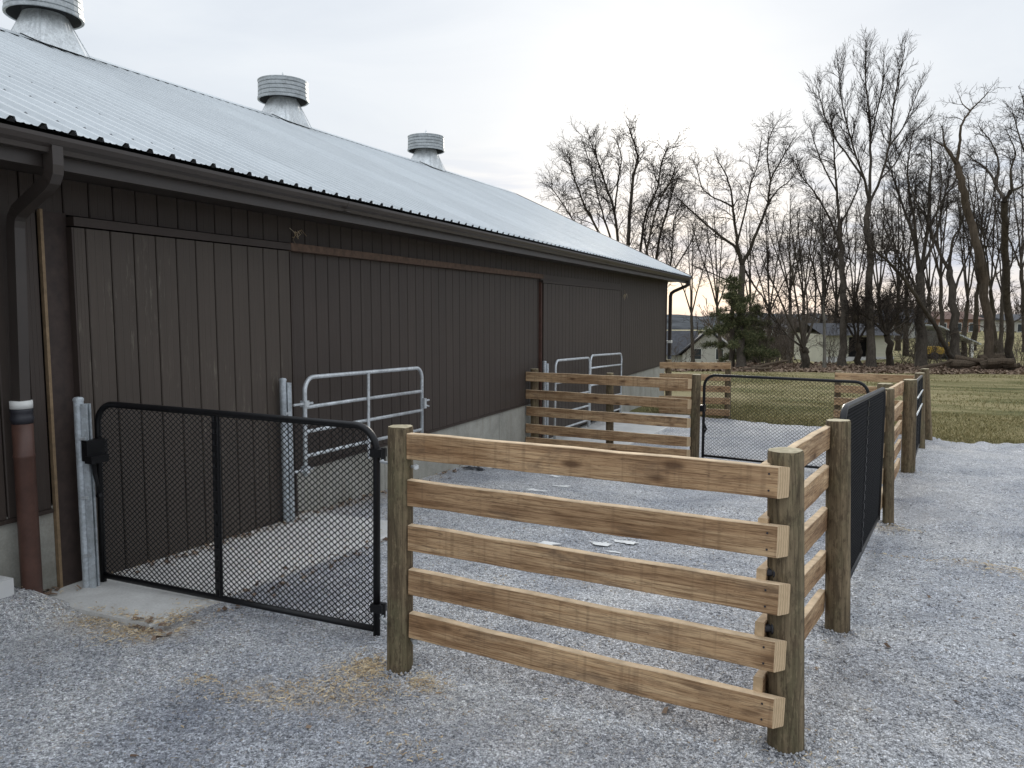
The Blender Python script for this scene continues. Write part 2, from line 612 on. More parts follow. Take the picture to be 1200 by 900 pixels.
def m_roof():
    m, t, b = mat_new('galvalume_roof_steel')
    p = worldvec(t)
    oi = t.node('ShaderNodeObjectInfo')
    n = t.noise(t.mapping(p, (1.6, 14, 1.6)), 1.0, 5, 0.6)
    n2 = t.noise(p, 0.9, 4, 0.6)
    sp = t.noise(p, 26, 4, 0.65)
    c = t.ramp(t.math('ADD', t.math('MULTIPLY', n, 0.4), t.math('ADD', t.math('MULTIPLY', n2, 0.3), t.math('MULTIPLY', sp, 0.3))),
               [(0.33, (0.47, 0.505, 0.525)), (0.66, (0.60, 0.635, 0.655))])
    c = t.mix(1.0, c, t.math('MULTIPLY_ADD', oi.outputs['Random'], 0.10, 0.95), 'MULTIPLY')
    setc(t, b, 'Base Color', c)
    b.inputs['Metallic'].default_value = 0.12
    b.inputs['Specular IOR Level'].default_value = 0.4
    setc(t, b, 'Roughness', t.math('MULTIPLY_ADD', n2, 0.2, 0.45))
    bump(t, b, sp, 0.06, 0.002)
    return m


def m_lawn():
    m, t, b = mat_new('dormant_lawn')
    p = worldvec(t)
    a = t.noise(t.mapping(p, (0.35, 1.0, 1)), 0.55, 5, 0.62, 0.5)
    f = t.noise(p, 14, 5, 0.75)
    f2 = t.noise(t.mapping(p, (1.0, 1.0, 1)), 70, 3, 0.7)
    mx = t.math('ADD', t.math('MULTIPLY', a, 0.85), t.math('ADD', t.math('MULTIPLY', f, 0.2), t.math('MULTIPLY_ADD', f2, 0.10, -0.075)))
    c = t.ramp(mx, [(0.34, (0.095, 0.100, 0.040)), (0.44, (0.170, 0.160, 0.070)), (0.53, (0.275, 0.238, 0.122)), (0.66, (0.36, 0.305, 0.170))])
    setc(t, b, 'Base Color', c)
    b.inputs['Roughness'].default_value = 0.95
    b.inputs['Specular IOR Level'].default_value = 0.1
    bump(t, b, t.math('ADD', f, f2), 0.7, 0.05)
    return m


def m_bark(name, c, scale=1.0):
    m, t, b = mat_new(name)
    v = objvec(t)
    n = t.noise(t.mapping(v, (9 * scale, 9 * scale, 2.2 * scale)), 1.0, 6, 0.7, 0.5)
    n2 = t.noise(v, 1.2, 4, 0.6)
    lo = tuple(x * 0.45 for x in c)
    hi = tuple(x * 1.5 for x in c)
    k = t.ramp(t.math('MULTIPLY_ADD', n, 0.7, t.math('MULTIPLY', n2, 0.3)), [(0.32, lo), (0.68, hi)])
    setc(t, b, 'Base Color', k)
    b.inputs['Roughness'].default_value = 0.95
    b.inputs['Specular IOR Level'].default_value = 0.1
    bump(t, b, n, 0.9, 0.05)
    return m


M = {}
M['wood'] = m_wood()
M['wood_end'] = m_endgrain('board_end_grain', (0.48, 0.34, 0.20), (0.64, 0.48, 0.30))
M['wood_lit_top'] = m_plain('sky_lit_board_top', (0.58, 0.44, 0.29), 0.85, 0, 0.3, 9, 0.3, 0.2)  # skylight on the board tops, painted as a paler tan
M['post'] = m_post()
M['post_end'] = m_endgrain('post_end_grain', (0.28, 0.24, 0.15), (0.46, 0.40, 0.27))
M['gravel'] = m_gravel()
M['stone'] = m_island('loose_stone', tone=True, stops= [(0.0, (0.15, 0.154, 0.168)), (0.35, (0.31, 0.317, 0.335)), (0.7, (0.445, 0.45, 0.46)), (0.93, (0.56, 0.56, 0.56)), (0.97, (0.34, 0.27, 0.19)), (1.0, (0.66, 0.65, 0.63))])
M['siding'] = m_siding('brown_siding', (0.054, 0.041, 0.034), 0.14)
M['door'] = m_siding('brown_door_siding', (0.069, 0.054, 0.043), 0.95)
M['trim'] = m_siding('brown_trim', (0.047, 0.034, 0.028), 0.05)
M['track'] = m_plain('weathered_track_wood', (0.115, 0.070, 0.046), 0.8, 0, 0.35, 14, 0.2)
M['jamb'] = m_plain('raw_jamb_wood', (0.24, 0.165, 0.095), 0.8, 0, 0.25, 20, 0.2)
M['jamb_dark'] = m_plain('dark_stained_jamb', (0.040, 0.026, 0.021), 0.7, 0, 0.3, 14, 0.15)
M['gutter'] = m_plain('brown_gutter_metal', (0.046, 0.037, 0.032), 0.42, 0, 0.12, 3)
M['riser'] = m_plain('red_brown_pipe', (0.088, 0.042, 0.030), 0.5, 0, 0.25, 12, 0.1)
M['rubber'] = m_plain('black_rubber', (0.022, 0.022, 0.028), 0.5, 0, 0.2, 10)
M['white'] = m_plain('white_plastic', (0.72, 0.72, 0.69), 0.5, 0, 0.06, 10)
M['roof'] = m_roof()
M['closure'] = m_plain('black_closure_foam', (0.012, 0.012, 0.012), 0.9, 0, 0.2, 20)
M['screw'] = m_plain('screw_washer', (0.16, 0.17, 0.18), 0.6, 0.3, 0.2, 20)
M['galv'] = m_galv('galvanised_steel', (0.60, 0.63, 0.65), 0.5, 0.42)
M['galv_post'] = m_galv('weathered_galvanised_steel', (0.50, 0.54, 0.57), 0.45, 0.5)
M['vent'] = m_galv('ventilator_sheet_metal', (0.66, 0.69, 0.70), 0.5, 0.42)
M['vent_drum'] = m_galv('ventilator_drum_metal', (0.40, 0.425, 0.435), 0.55, 0.40)
M['vent_dark'] = m_plain('ventilator_inside', (0.05, 0.052, 0.055), 0.7, 0.2, 0.2, 10)
M['black'] = m_plain('black_powder_coat', (0.007, 0.007, 0.008), 0.4, 0, 0.2, 6, 0, 0.35)
M['mesh'] = m_plain('black_coated_wire', (0.009, 0.009, 0.010), 0.45, 0, 0.2, 6, 0, 0.35)
M['found'] = m_concrete('foundation_concrete', (0.27, 0.265, 0.23), (0.42, 0.41, 0.365), 0.35)
M['pad'] = m_concrete('pad_concrete', (0.52, 0.515, 0.495), (0.68, 0.675, 0.65), 0.18)
M['lawn'] = m_lawn()
M['straw'] = m_island('straw', [(0.0, (0.34, 0.24, 0.14)), (0.5, (0.55, 0.43, 0.27)), (1.0, (0.72, 0.62, 0.45))])
M['leaf'] = m_island('fallen_leaf', [(0.0, (0.105, 0.070, 0.050)), (0.5, (0.205, 0.145, 0.105)), (1.0, (0.31, 0.235, 0.170))])
M['litter'] = m_plain('leaf_litter', (0.135, 0.092, 0.066), 0.95, 0, 0.5, 9, 0.5)
M['grass'] = m_island('grass_blade', [(0.0, (0.115, 0.112, 0.045)), (0.35, (0.22, 0.195, 0.088)), (0.7, (0.34, 0.295, 0.145)), (1.0, (0.46, 0.39, 0.22))])
M['bark'] = m_bark('grey_brown_bark', (0.078, 0.066, 0.053))
M['bark_tan'] = m_bark('tan_bark', (0.105, 0.083, 0.062))
M['bark_pale'] = m_bark('pale_grey_bark', (0.15, 0.138, 0.115))
M['twig'] = m_plain('twig_bark', (0.042, 0.034, 0.028), 0.9, 0, 0.3, 2, 0, 0.1)
M['brush'] = m_plain('dry_brush_bark', (0.105, 0.085, 0.068), 0.9, 0, 0.3, 2, 0, 0.1)
M['needle'] = m_island('pine_needles', [(0.0, (0.040, 0.050, 0.026)), (0.4, (0.085, 0.098, 0.045)), (0.75, (0.14, 0.148, 0.070)), (1.0, (0.22, 0.21, 0.11))])
M['paper'] = m_plain('white_scrap', (0.78, 0.78, 0.76), 0.8, 0, 0.05, 10)
M['hill'] = m_plain('wooded_hill', (0.085, 0.090, 0.095), 1.0, 0, 0.5, 0.05, 0, 0.0)
M['house_wall'] = m_plain('pale_house_siding', (0.52, 0.515, 0.47), 0.7, 0, 0.06, 1)
M['house_roof'] = m_plain('dark_shingle_roof', (0.060, 0.062, 0.070), 0.85, 0, 0.25, 4)
M['garage'] = m_plain('cream_lap_siding', (0.60, 0.585, 0.47), 0.7, 0, 0.06, 2)
M['garage_base'] = m_plain('white_base_course', (0.62, 0.62, 0.61), 0.7, 0, 0.1, 2)
M['dark_in'] = m_plain('dark_interior', (0.02, 0.02, 0.022), 0.9, 0, 0.2, 2)
M['brick'] = m_plain('salmon_house_wall', (0.33, 0.20, 0.15), 0.9, 0, 0.15, 3)
M['brick_roof'] = m_plain('brown_roof', (0.14, 0.085, 0.065), 0.9, 0, 0.2, 3)
M['shed_roof'] = m_plain('pale_tin_roof', (0.50, 0.53, 0.53), 0.5, 0.2, 0.15, 2)
M['shed_wall'] = m_plain('grey_shed_board', (0.12, 0.115, 0.10), 0.9, 0, 0.2, 4)
M['yellow'] = m_plain('yellow_paint', (0.50, 0.33, 0.05), 0.5, 0, 0.2, 4)
M['log'] = m_bark('log_bark', (0.11, 0.085, 0.062), 2.0)
M['glass'] = m_plain('window_glass', (0.04, 0.05, 0.06), 0.15, 0, 0.1, 1)


def cam_pt(x, y, d):
    """a point seen at photo pixel (x, y) at forward distance d (metres along the ground)"""
    ray = fwd + rgt * ((x - 600) / F_PX) - upv * ((y - 450) / F_PX)
    hf = Vector((-sin(YAW), cos(YAW), 0))
    return Vector((0, 0, EYE)) + ray * (d / ray.dot(hf))

# ------------------------------------------------------------------ ground, gravel yard, concrete aprons
def spaced(*parts):
    out = []
    for a, b, s in parts:
        n = max(1, int(round((b - a) / s)))
        out += list(np.linspace(a, b, n, endpoint=False))
    out.append(parts[-1][1])
    return np.array(out)


def grid_mesh(name, xs, ys, zf, mat):
    X, Y = np.meshgrid(xs, ys)
    Z = zf(X, Y)
    nx, ny = len(xs), len(ys)
    v = np.stack([X.ravel(), Y.ravel(), Z.ravel()], 1)
    i = np.arange((ny - 1) * (nx - 1))
    r, c = i // (nx - 1), i % (nx - 1)
    a = r * nx + c
    f = np.stack([a, a + 1, a + nx + 1, a + nx], 1)
    return np_mesh(name, v, f, 4, mat, smooth=True)


def gravel_edge(x):
    x = np.asarray(x, float)
    base = np.where(x < 1.5, 18.35 - 0.15 * (x + 4) * 0.3, 16.75)
    base = np.where((x >= 1.2) & (x < 1.9), 18.0 - (x - 1.2) / 0.7 * 1.3, base)
    return base + (value_noise(x * 1.1, x * 0 + 3.3, 9) - 0.5) * 0.8 + (value_noise(x * 4.5, x * 0 + 1.3, 8) - 0.5) * 0.40


def lawn_z(X, Y):
    z = yard_z(X, Y) + (value_noise(X * 0.5, Y * 0.5, 4) - 0.5) * 0.07 * sstep(18, 24, Y)
    inyard = sstep(0.45, -0.15, Y - gravel_edge(X)) * (X < 27) * (X > -30) * (Y > -16)
    return z - 0.07 * inyard


ground = grid_mesh('ground', spaced((-1500, -300, 150), (-300, -60, 24), (-60, -14, 3), (-14, 12, 0.35), (12, 60, 1.6), (60, 300, 20), (300, 1500, 120)),
                   spaced((-250, -20, 20), (-20, 13, 1.5), (13, 20, 0.25), (20, 60, 1.0), (60, 150, 5), (150, 600, 25), (600, 2600, 150)), lawn_z, M['lawn'])
tag(ground, 'dormant yellow green lawn running back under the bare trees', kind='structure')


def gravel_sheet_z(X, Y):
    z = gravel_z(X, Y)
    k = sstep(-0.25, 0.15, Y - gravel_edge(X))
    return z - 0.16 * k


gravel_yard = grid_mesh('gravel_yard', spaced((-4.95, 3.2, 0.065), (3.2, 8, 0.16), (8, 26.5, 0.7)),
                        spaced((-15, 1.4, 0.7), (1.4, 7.5, 0.065), (7.5, 19.2, 0.13)), gravel_sheet_z, M['gravel'])
tag(gravel_yard, 'grey crushed stone yard between barn and lawn', kind='structure')


def apron(name, pts_y, xl, xr0, xr1, h, label):
    """a concrete slab following the fall of the yard; the right edge runs from xr0 to xr1"""
    mb = MB()
    n = len(pts_y)
    for i, y in enumerate(pts_y):
        k = i / (n - 1)
        xr = xr0 + (xr1 - xr0) * k
        zz = yz(-3.5, y) + h
        for x, z in ((xl, zz), (xr - 0.015, zz), (xr, zz - 0.012), (xr, zz - 0.2)):
            mb.v.append((x, y, z))
    for i in range(n - 1):
        for j in range(3):
            a = i * 4 + j
            mb.f.append((a, a + 1, a + 5, a + 4))
            mb.m.append(0)
    mb.f.append((0, 3, 2, 1)); mb.m.append(0)
    o = (n - 1) * 4
    mb.f.append((o, o + 1, o + 2, o + 3)); mb.m.append(0)
    o = mb.build(name, M['pad'])
    return tag(o, label, kind='structure')


apron('concrete_apron', list(np.linspace(3.27, 6.15, 9)), -4.95, -3.765, -3.60, 0.034, 'pale concrete pad before the first barn door')
apron('concrete_apron', list(np.linspace(12.1, 18.2, 9)), -4.95, -3.35, -3.25, 0.04, 'pale concrete pad before the far barn door')

# loose stones lying on the yard (numpy, one mesh)
def stones(name, n, region, rmin, rmax, mat, seed):
    g = np.random.default_rng(seed)
    x = g.uniform(region[0], region[1], n)
    y = g.uniform(region[2], region[3], n)
    keep = ~((x < -3.55) & (y > 3.2) & (y < 6.2) & (g.uniform(0, 1, n) > 0.03)) & (value_noise(x * 0.9, y * 0.9, 21) + 0.35 > g.uniform(0, 1, n))
    x, y = x[keep], y[keep]
    n = len(x)
    z = gravel_z(x, y)
    r = rmin + (rmax - rmin) * g.uniform(0, 1, n) ** 2.2
    base = np.array([[1, 0, 0], [-0.5, .87, 0], [-0.5, -.87, 0], [0.15, 0.1, 0.8], [-.5, 0, -.5], [0.55, -.45, .45], [-.35, .5, .5]])
    fcs = np.array([[0, 5, 2], [0, 1, 6], [0, 6, 3], [0, 3, 5], [1, 2, 6], [2, 3, 6], [2, 5, 3], [0, 2, 4], [1, 4, 2], [0, 4, 1]])
    k = len(base)
    V = base[None] * (1 + g.uniform(-.35, .35, (n, k, 3)))
    a = g.uniform(0, 2 * pi, n)
    ca, sa = np.cos(a)[:, None], np.sin(a)[:, None]
    Vx = V[:, :, 0] * ca - V[:, :, 1] * sa
    Vy = V[:, :, 0] * sa + V[:, :, 1] * ca
    V = np.stack([Vx, Vy, V[:, :, 2] * 0.75], 2) * r[:, None, None]
    V += np.stack([x, y, z + r * 0.12], 1)[:, None, :]
    L = (fcs[None] + (np.arange(n) * k)[:, None, None])
    return np_mesh(name, V.reshape(-1, 3), L.reshape(-1), 3, mat)


for a in ((110000, (-5, 2.2, 1.5, 4.6), 0.0030, 0.0085, 31), (26000, (-4.6, 4.2, 4.3, 8.5), 0.0042, 0.0105, 32), (500, (-4, 6, 1.5, 14), 0.009, 0.017, 33)):
    tag(stones('gravel', a[0], a[1], a[2], a[3], M['stone'], a[4]), 'loose grey stones lying on the yard', kind='stuff')


def heap(name, spots, seed):
    g = np.random.default_rng(seed)
    mb = MB()
    for (cx, cy, r0, n) in spots:
        for _ in range(n):
            a, d = g.uniform(0, 2 * pi), r0 + abs(g.normal(0, .028))
            x, y = cx + cos(a) * d, cy + sin(a) * d
            r = g.uniform(.004, .011)
            z = gz(x, y) + r * .2 + max(0, .018 - (d - r0) * .5) * g.uniform(.2, 1)
            P = [(x + r * g.uniform(.6, 1.2) * cos(q), y + r * g.uniform(.6, 1.2) * sin(q), z + g.uniform(-.3, .3) * r) for q in (0, 1.57, 3.14, 4.71)]
            mb.add(P + [(x, y, z + r * .9), (x, y, z - r)], [(0, 1, 4), (1, 2, 4), (2, 3, 4), (3, 0, 4), (1, 0, 5), (2, 1, 5), (3, 2, 5), (0, 3, 5)])
    return tag(mb.build(name, M['stone']), 'small stones kicked up round the post feet', kind='stuff')


heap('gravel', [(-2.105, 3.40, .066, 260), (-.168, 3.425, .078, 320), (.03, 5.05, .074, 280), (.475, 8.42, .055, 120), (.90, 12.09, .095, 120)], 37)


def strips(name, spots, lw, mat, seed, label, flat=0.35):
    """thin loose bits (straw, shavings, leaves) lying on the yard; spots = (x, y, sx, sy, count)"""
    g = np.random.default_rng(seed)
    P = []
    for (cx, cy, sx, sy, n, ang) in spots:
        u, v = g.normal(0, 1, n) * sx, g.normal(0, 1, n) * sy
        P.append(np.stack([cx + u * cos(ang) - v * sin(ang), cy + u * sin(ang) + v * cos(ang)], 1))
    P = np.concatenate(P)
    n = len(P)
    x, y = P[:, 0], P[:, 1]
    z = np.maximum(gravel_z(x, y), np.where((x < -3.62) & (y > 3.27) & (y < 6.15), yard_z(x * 0 - 3.5, y) + 0.036, -9)) + g.uniform(0.003, 0.012, n)
    L = lw[0] * g.uniform(0.5, 1.5, n)
    W = lw[1] * g.uniform(0.6, 1.4, n)
    a = g.uniform(0, 2 * pi, n)
    tz = g.normal(0, flat, n) * L * 0.35
    dx, dy = np.cos(a), np.sin(a)
    c = np.stack([x, y, z], 1)
    e = np.stack([dx * L / 2, dy * L / 2, tz / 2], 1)
    s = np.stack([-dy * W / 2, dx * W / 2, g.normal(0, .3, n) * W], 1)
    mid = np.stack([g.normal(0, .1, n) * L, g.normal(0, .1, n) * L, np.abs(g.normal(0, .12, n)) * L], 1)
    V = np.stack([c - e - s, c - e + s, c + mid + s, c + mid - s, c + e + s, c + e - s], 1)
    V[:, :, 2] = np.maximum(V[:, :, 2], z[:, None] - 0.002)
    F = np.array([[0, 3, 2, 1], [3, 5, 4, 2]])
    LL = F[None] + (np.arange(n) * 6)[:, None, None]
    return tag(np_mesh(name, V.reshape(-1, 3), LL.reshape(-1), 4, mat), label, kind='stuff')


strips('straw', [(a, b, c_ * 1.15, d_ * 1.25, int(n_ * 1.8), e_) for a, b, c_, d_, n_, e_ in [(-3.78, 3.22, .14, .05, 260, .9), (-3.70, 3.40, .06, .14, 160, 0), (-4.1, 3.24, .18, .05, 260, 0.15), (-2.28, 3.36, .07, .06, 330, 0.3),
                 (-2.25, 3.10, .16, .07, 240, .2), (-1.9, 3.33, .07, .04, 120, 0), (-2.45, 2.92, .25, .05, 150, .2), (-4.75, 5.0, .06, .7, 260, 0),
                 (-3.95, 5.0, .25, .5, 160, 0), (-4.82, 7.4, .05, .9, 260, 0), (1.6, 6.95, .55, .07, 420, -.16), (2.2, 6.8, .5, .06, 330, -.1),
                 (0.48, 8.25, .12, .10, 140, 0), (-.15, 2.98, .16, .07, 260, .1), (-.1, 3.36, .1, .1, 60, 0), (-1.7, 2.78, .10, .04, 40, 0), (-3.0, 2.9, .05, .03, 40, 0),
                 (0.9, 12.1, .12, .1, 40, 0), (-1.0, 2.6, 1.6, .6, 70, 0), (1.2, 4.5, 1.0, 1.0, 70, 0), (-2, 6, 1.2, 1.2, 60, 0), (-1.3, 5.4, .6, .12, 90, .3)]],
       (0.023, 0.0034), M['straw'], 41, 'pale straw and shavings scattered on the yard')
strips('dry_leaves', [(-3.60, 4.6, .05, .6, 90, 0), (-4.85, 3.36, .07, .04, 26, 0), (-3.75, 3.26, .1, .03, 20, 0), (-4.70, 4.9, .06, .6, 90, 0), (-4.8, 7.0, .05, 1.0, 90, 0),
                      (-1.0, 2.5, 1.3, .5, 26, 0), (1.4, 4.6, .9, 1.2, 36, 0), (-4.75, 9.2, .08, .8, 60, 0)],
       (0.036, 0.020), M['leaf'], 43, 'small brown leaves blown along the slab and wall', 0.8)

# grass blades along the yard edge and over the nearer lawn
def blades(n, seed, ymax, h0, h1, xr, edge_bias):
    g = np.random.default_rng(seed)
    x = g.uniform(xr[0], xr[1], n)
    u = g.uniform(0, 1, n)
    y = gravel_edge(x) - 0.10 - 0.35 * (g.uniform(0, 1, n) < 0.07) * g.uniform(0, 1, n) + (ymax - 16.5) * u ** edge_bias
    z = yard_z(x, y)
    h = g.uniform(h0, h1, n) * (0.5 + value_noise(x * 0.8, y * 0.8, 5))
    a = g.uniform(0, 2 * pi, n)
    wd = 0.006 + 0.004 * g.uniform(0, 1, n) + 0.0006 * (y - 16)
    lean = g.normal(0, .5, (n, 2)) * h[:, None]
    c = np.stack([x, y, z - 0.01], 1)
    s = np.stack([np.cos(a) * wd, np.sin(a) * wd, np.zeros(n)], 1)
    tip = c + np.stack([lean[:, 0], lean[:, 1], h], 1)
    V = np.stack([c - s, c + s, tip], 1)
    return tag(np_mesh('grass', V.reshape(-1, 3), np.arange(n * 3), 3, M['grass']), 'short dormant grass of the lawn', kind='stuff')


blades(70000, 51, 22, .02, .06, (-4.5, 12), 1.6)
blades(60000, 52, 42, .02, .06, (-6, 24), 1.1)

# strip of fallen leaves under the trees
hfv = Vector((-sin(YAW), cos(YAW), 0))
lat = Vector((cos(YAW), sin(YAW), 0))
g_ = np.random.default_rng(61)
n_ = 42000
dd = 37.0 + np.abs(g_.normal(0, 3.0, n_)) + g_.uniform(-2.0, 4, n_)
ll = g_.uniform(-2, 30, n_)
keep = (value_noise(ll * 0.6, dd * 0.8, 71) * 0.9 + 0.25 > g_.uniform(0, 1, n_)) & (dd > 37.2 - 1.3 * value_noise(ll * .5, ll * 0, 72))
dd, ll = dd[keep], ll[keep]
n_ = len(dd)
px, py = hfv.x * dd + lat.x * ll, hfv.y * dd + lat.y * ll
pz = lawn_z(px, py) + 0.015
L_ = g_.uniform(.05, .13, n_)
a_ = g_.uniform(0, 2 * pi, n_)
c_ = np.stack([px, py, pz + g_.uniform(0, .05, n_)], 1)
e_ = np.stack([np.cos(a_) * L_, np.sin(a_) * L_, g_.normal(0, .4, n_) * L_], 1)
s_ = np.stack([-np.sin(a_) * L_ * .6, np.cos(a_) * L_ * .6, g_.normal(0, .4, n_) * L_], 1)
V_ = np.stack([c_ - e_, c_ + s_, c_ + e_, c_ - s_], 1)
tag(np_mesh('leaf_litter', V_.reshape(-1, 3), np.arange(n_ * 4), 4, M['leaf']), 'brown fallen leaves lying under the row of trees', kind='stuff')

# ------------------------------------------------------------------ the barn
BX = -4.85
barn = thing('barn', 'long dark brown barn with a ribbed pale metal roof and three roof vents', 'barn', (-7.4, 10.4, -0.3))
BO = -Vector(barn.location)


def bpart(mb, name, mat, smooth=False, **kw):
    o = mb.build(name, mat, barn, BO, smooth)
    if kw.get('label'):
        o['label'] = kw['label']
    return o


# foundation pieces
for y0, y1, zt in ((-2.5, 3.52, 0.60), (5.95, 12.46, 0.42), (17.7, 22.85, 0.42)):
    mb = MB()
    n = max(1, int((y1 - y0) / 1.6))
    for i in range(n):
        a, b = y0 + (y1 - y0) * i / n, y0 + (y1 - y0) * (i + 1) / n
        mb.box((BX - 0.22, a + (0.004 if i else 0), -1.3), (BX - 0.012 + (0.003 if i % 2 else 0), b, zt))
    bpart(mb, 'foundation', M['found'])

PW, PITCH_P = 0.1865, 0.1955
plank_cache = {}


def plank_mesh(z0, z1, mat, key):
    k = (round(z0, 3), round(z1, 3), key)
    if k not in plank_cache:
        # flat pan with turned-back edges, and two faint stiffening creases
        prof = [(0, -0.022), (0, 0.0), (0.006, 0.006), (0.058, 0.006), (0.061, 0.0048), (0.064, 0.006), (0.116, 0.006), (0.119, 0.0048), (0.122, 0.006),
                (PW - 0.006, 0.006), (PW, 0.0), (PW, -0.022)]
        mb = MB()
        v = [(p[1], p[0], 0) for p in prof] + [(p[1], p[0], z1 - z0) for p in prof]
        n = len(prof)
        f = [(i, i + 1, n + i + 1, n + i) for i in range(n - 1)]
        f += [tuple(range(n - 1, -1, -1)), tuple(range(n, 2 * n))]
        mb.add(v, f)
        me = bpy.data.meshes.new('siding_plank')
        me.from_pydata(mb.v, [], mb.f)
        me.materials.append(mat)
        me.update()
        plank_cache[k] = me
    return plank_cache[k]


def siding(parent, y0, y1, x, z0, z1, mat, key, first=None):
    y = y0 if first is None else first
    while y < y1 - 0.02:
        wdt = min(PITCH_P, y1 - y)
        o = place('siding_plank', plank_mesh(z0, z1, mat, key), parent, (0, 0, 0))
        o.location = (x - 0.006, y + (PITCH_P - PW) / 2, z0)
        if wdt < PITCH_P - 0.01:
            o.scale = (1, max(0.15, (wdt - (PITCH_P - PW)) / PW), 1)
        y += PITCH_P


def wall_panel(y0, y1, z0, z1, x=BX, name='wall_panel', mat='siding', key='w', first=None, thick=0.1):
    mb = MB()
    mb.box((x - 0.02 - thick, y0, z0 + 0.004), (x - 0.022, y1, z1))
    wp = bpart(mb, name, M['trim'])
    siding(wp, y0, y1, x, z0, z1, M[mat], key, first)
    # base drip trim
    return wp


wall_panel(-2.5, 3.47, 0.59, 2.79)
wall_panel(3.47, 17.68, 2.555, 2.79, key='u')
wall_panel(5.97, 12.49, 0.385, 2.47)
wall_panel(17.68, 22.85, 0.385, 2.79)
for y0, y1, z in ((-2.5, 3.47, 0.59), (5.97, 12.47, 0.385), (17.68, 22.85, 0.385)):
    mb = MB()
    mb.box((BX - 0.03, y0, z - 0.03), (BX + 0.012, y1, z - 0.003))
    bpart(mb, 'drip_trim', M['trim'])
d1 = wall_panel(3.675, 5.89, -0.03, 2.468, x=-4.785, name='sliding_door', mat='door', key='d1', first=3.578 + 0.0, thick=0.05)
for ch in list(d1.children):                       # the first strip of the door is narrow
    if ch.location.y < 3.675:
        ch.location.y = 3.682
        ch.scale = (1, 0.46, 1)
d1['label'] = 'near sliding door with chalky streaks'
d3 = wall_panel(12.56, 17.6, -0.33, 2.40, x=-4.79, name='sliding_door', mat='siding', key='d3', thick=0.05)
d3['label'] = 'far sliding door behind the pipe gates'
# door edge frames
for (y0, y1, x, z0, z1) in ((3.675, 5.89, -4.785, -0.05, 2.468), (12.56, 17.6, -4.79, -0.35, 2.40)):
    mb = MB()
    mb.box((x - 0.07, y0 - 0.012, z0), (x + 0.006, y0 + 0.002, z1))
    mb.box((x - 0.07, y1 - 0.002, z0), (x + 0.006, y1 + 0.014, z1))
    mb.box((x - 0.07, y0 + 0.002, z0 - 0.004), (x + 0.008, y1 - 0.002, z0 + 0.03))
    bpart(mb, 'door_edge', M['trim'])
# jambs, tracks
mb = MB(); mb.box((BX - 0.008, 3.480, -0.03), (BX + 0.022, 3.500, 2.57)); bpart(mb, 'raw_jamb', M['jamb'])
mb = MB(); mb.box((BX - 0.05, 3.503, -0.02), (BX + 0.016, 3.668, 2.56)); bpart(mb, 'door_jamb', M['jamb_dark'])
mb = MB(); mb.box((BX - 0.10, 5.906, -0.12), (BX + 0.028, 5.966, 2.46)); bpart(mb, 'door_jamb', M['jamb_dark'])
mb = MB(); mb.box((BX - 0.10, 12.492, -0.4), (BX + 0.04, 12.545, 2.42)); bpart(mb, 'door_jamb', M['riser'])
mb = MB(); mb.box((BX - 0.01, 17.622, -0.5), (BX + 0.035, 17.676, 2.40)); bpart(mb, 'door_jamb', M['trim'])
mb = MB(); mb.box((BX - 0.02, 3.672, 2.478), (BX + 0.085, 5.888, 2.538)); bpart(mb, 'door_track', M['trim'])
for a, b in ((5.892, 9.2), (9.204, 12.49)):
    mb = MB(); mb.box((BX - 0.02, a, 2.474), (BX + 0.085, b, 2.545)); bpart(mb, 'door_track', M['track'])
mb = MB(); mb.box((BX - 0.02, 12.494, 2.405), (BX + 0.08, 17.62, 2.45)); bpart(mb, 'door_track', M['trim'])
mb = MB(); mb.box((BX - 0.02, 12.494, 2.452), (BX + 0.03, 17.68, 2.552)); bpart(mb, 'wall_panel', M['siding'])
# corner trim, gables, rear wall
mb = MB(); mb.box((BX - 0.10, 22.85, 0.36), (BX + 0.014, 22.93, 2.79)); bpart(mb, 'corner_trim', M['trim'])
RX, EX, EZ = -10.0, -4.215, 2.945


def ridge_z(y):
    return 5.47 + 0.0165 * (y - 6.8)


for yg in (-2.45, 22.86):
    mb = MB()
    zr = ridge_z(yg) - 0.12
    mb.add([(BX - 0.1, yg, -1.4), (BX - 0.1, yg, 3.1), (RX, yg, zr), (-15.1, yg, 3.1), (-15.1, yg, -1.4)], [(0, 1, 2, 3, 4)])
    mb.add([(BX - 0.1, yg + 0.05, -1.4), (BX - 0.1, yg + 0.05, 3.1), (RX, yg + 0.05, zr), (-15.1, yg + 0.05, 3.1), (-15.1, yg + 0.05, -1.4)], [(4, 3, 2, 1, 0)])
    bpart(mb, 'gable_wall', M['siding'])
mb = MB(); mb.box((-15.2, -2.4, -1.4), (-15.1, 22.85, 2.9)); bpart(mb, 'rear_wall', M['siding'])

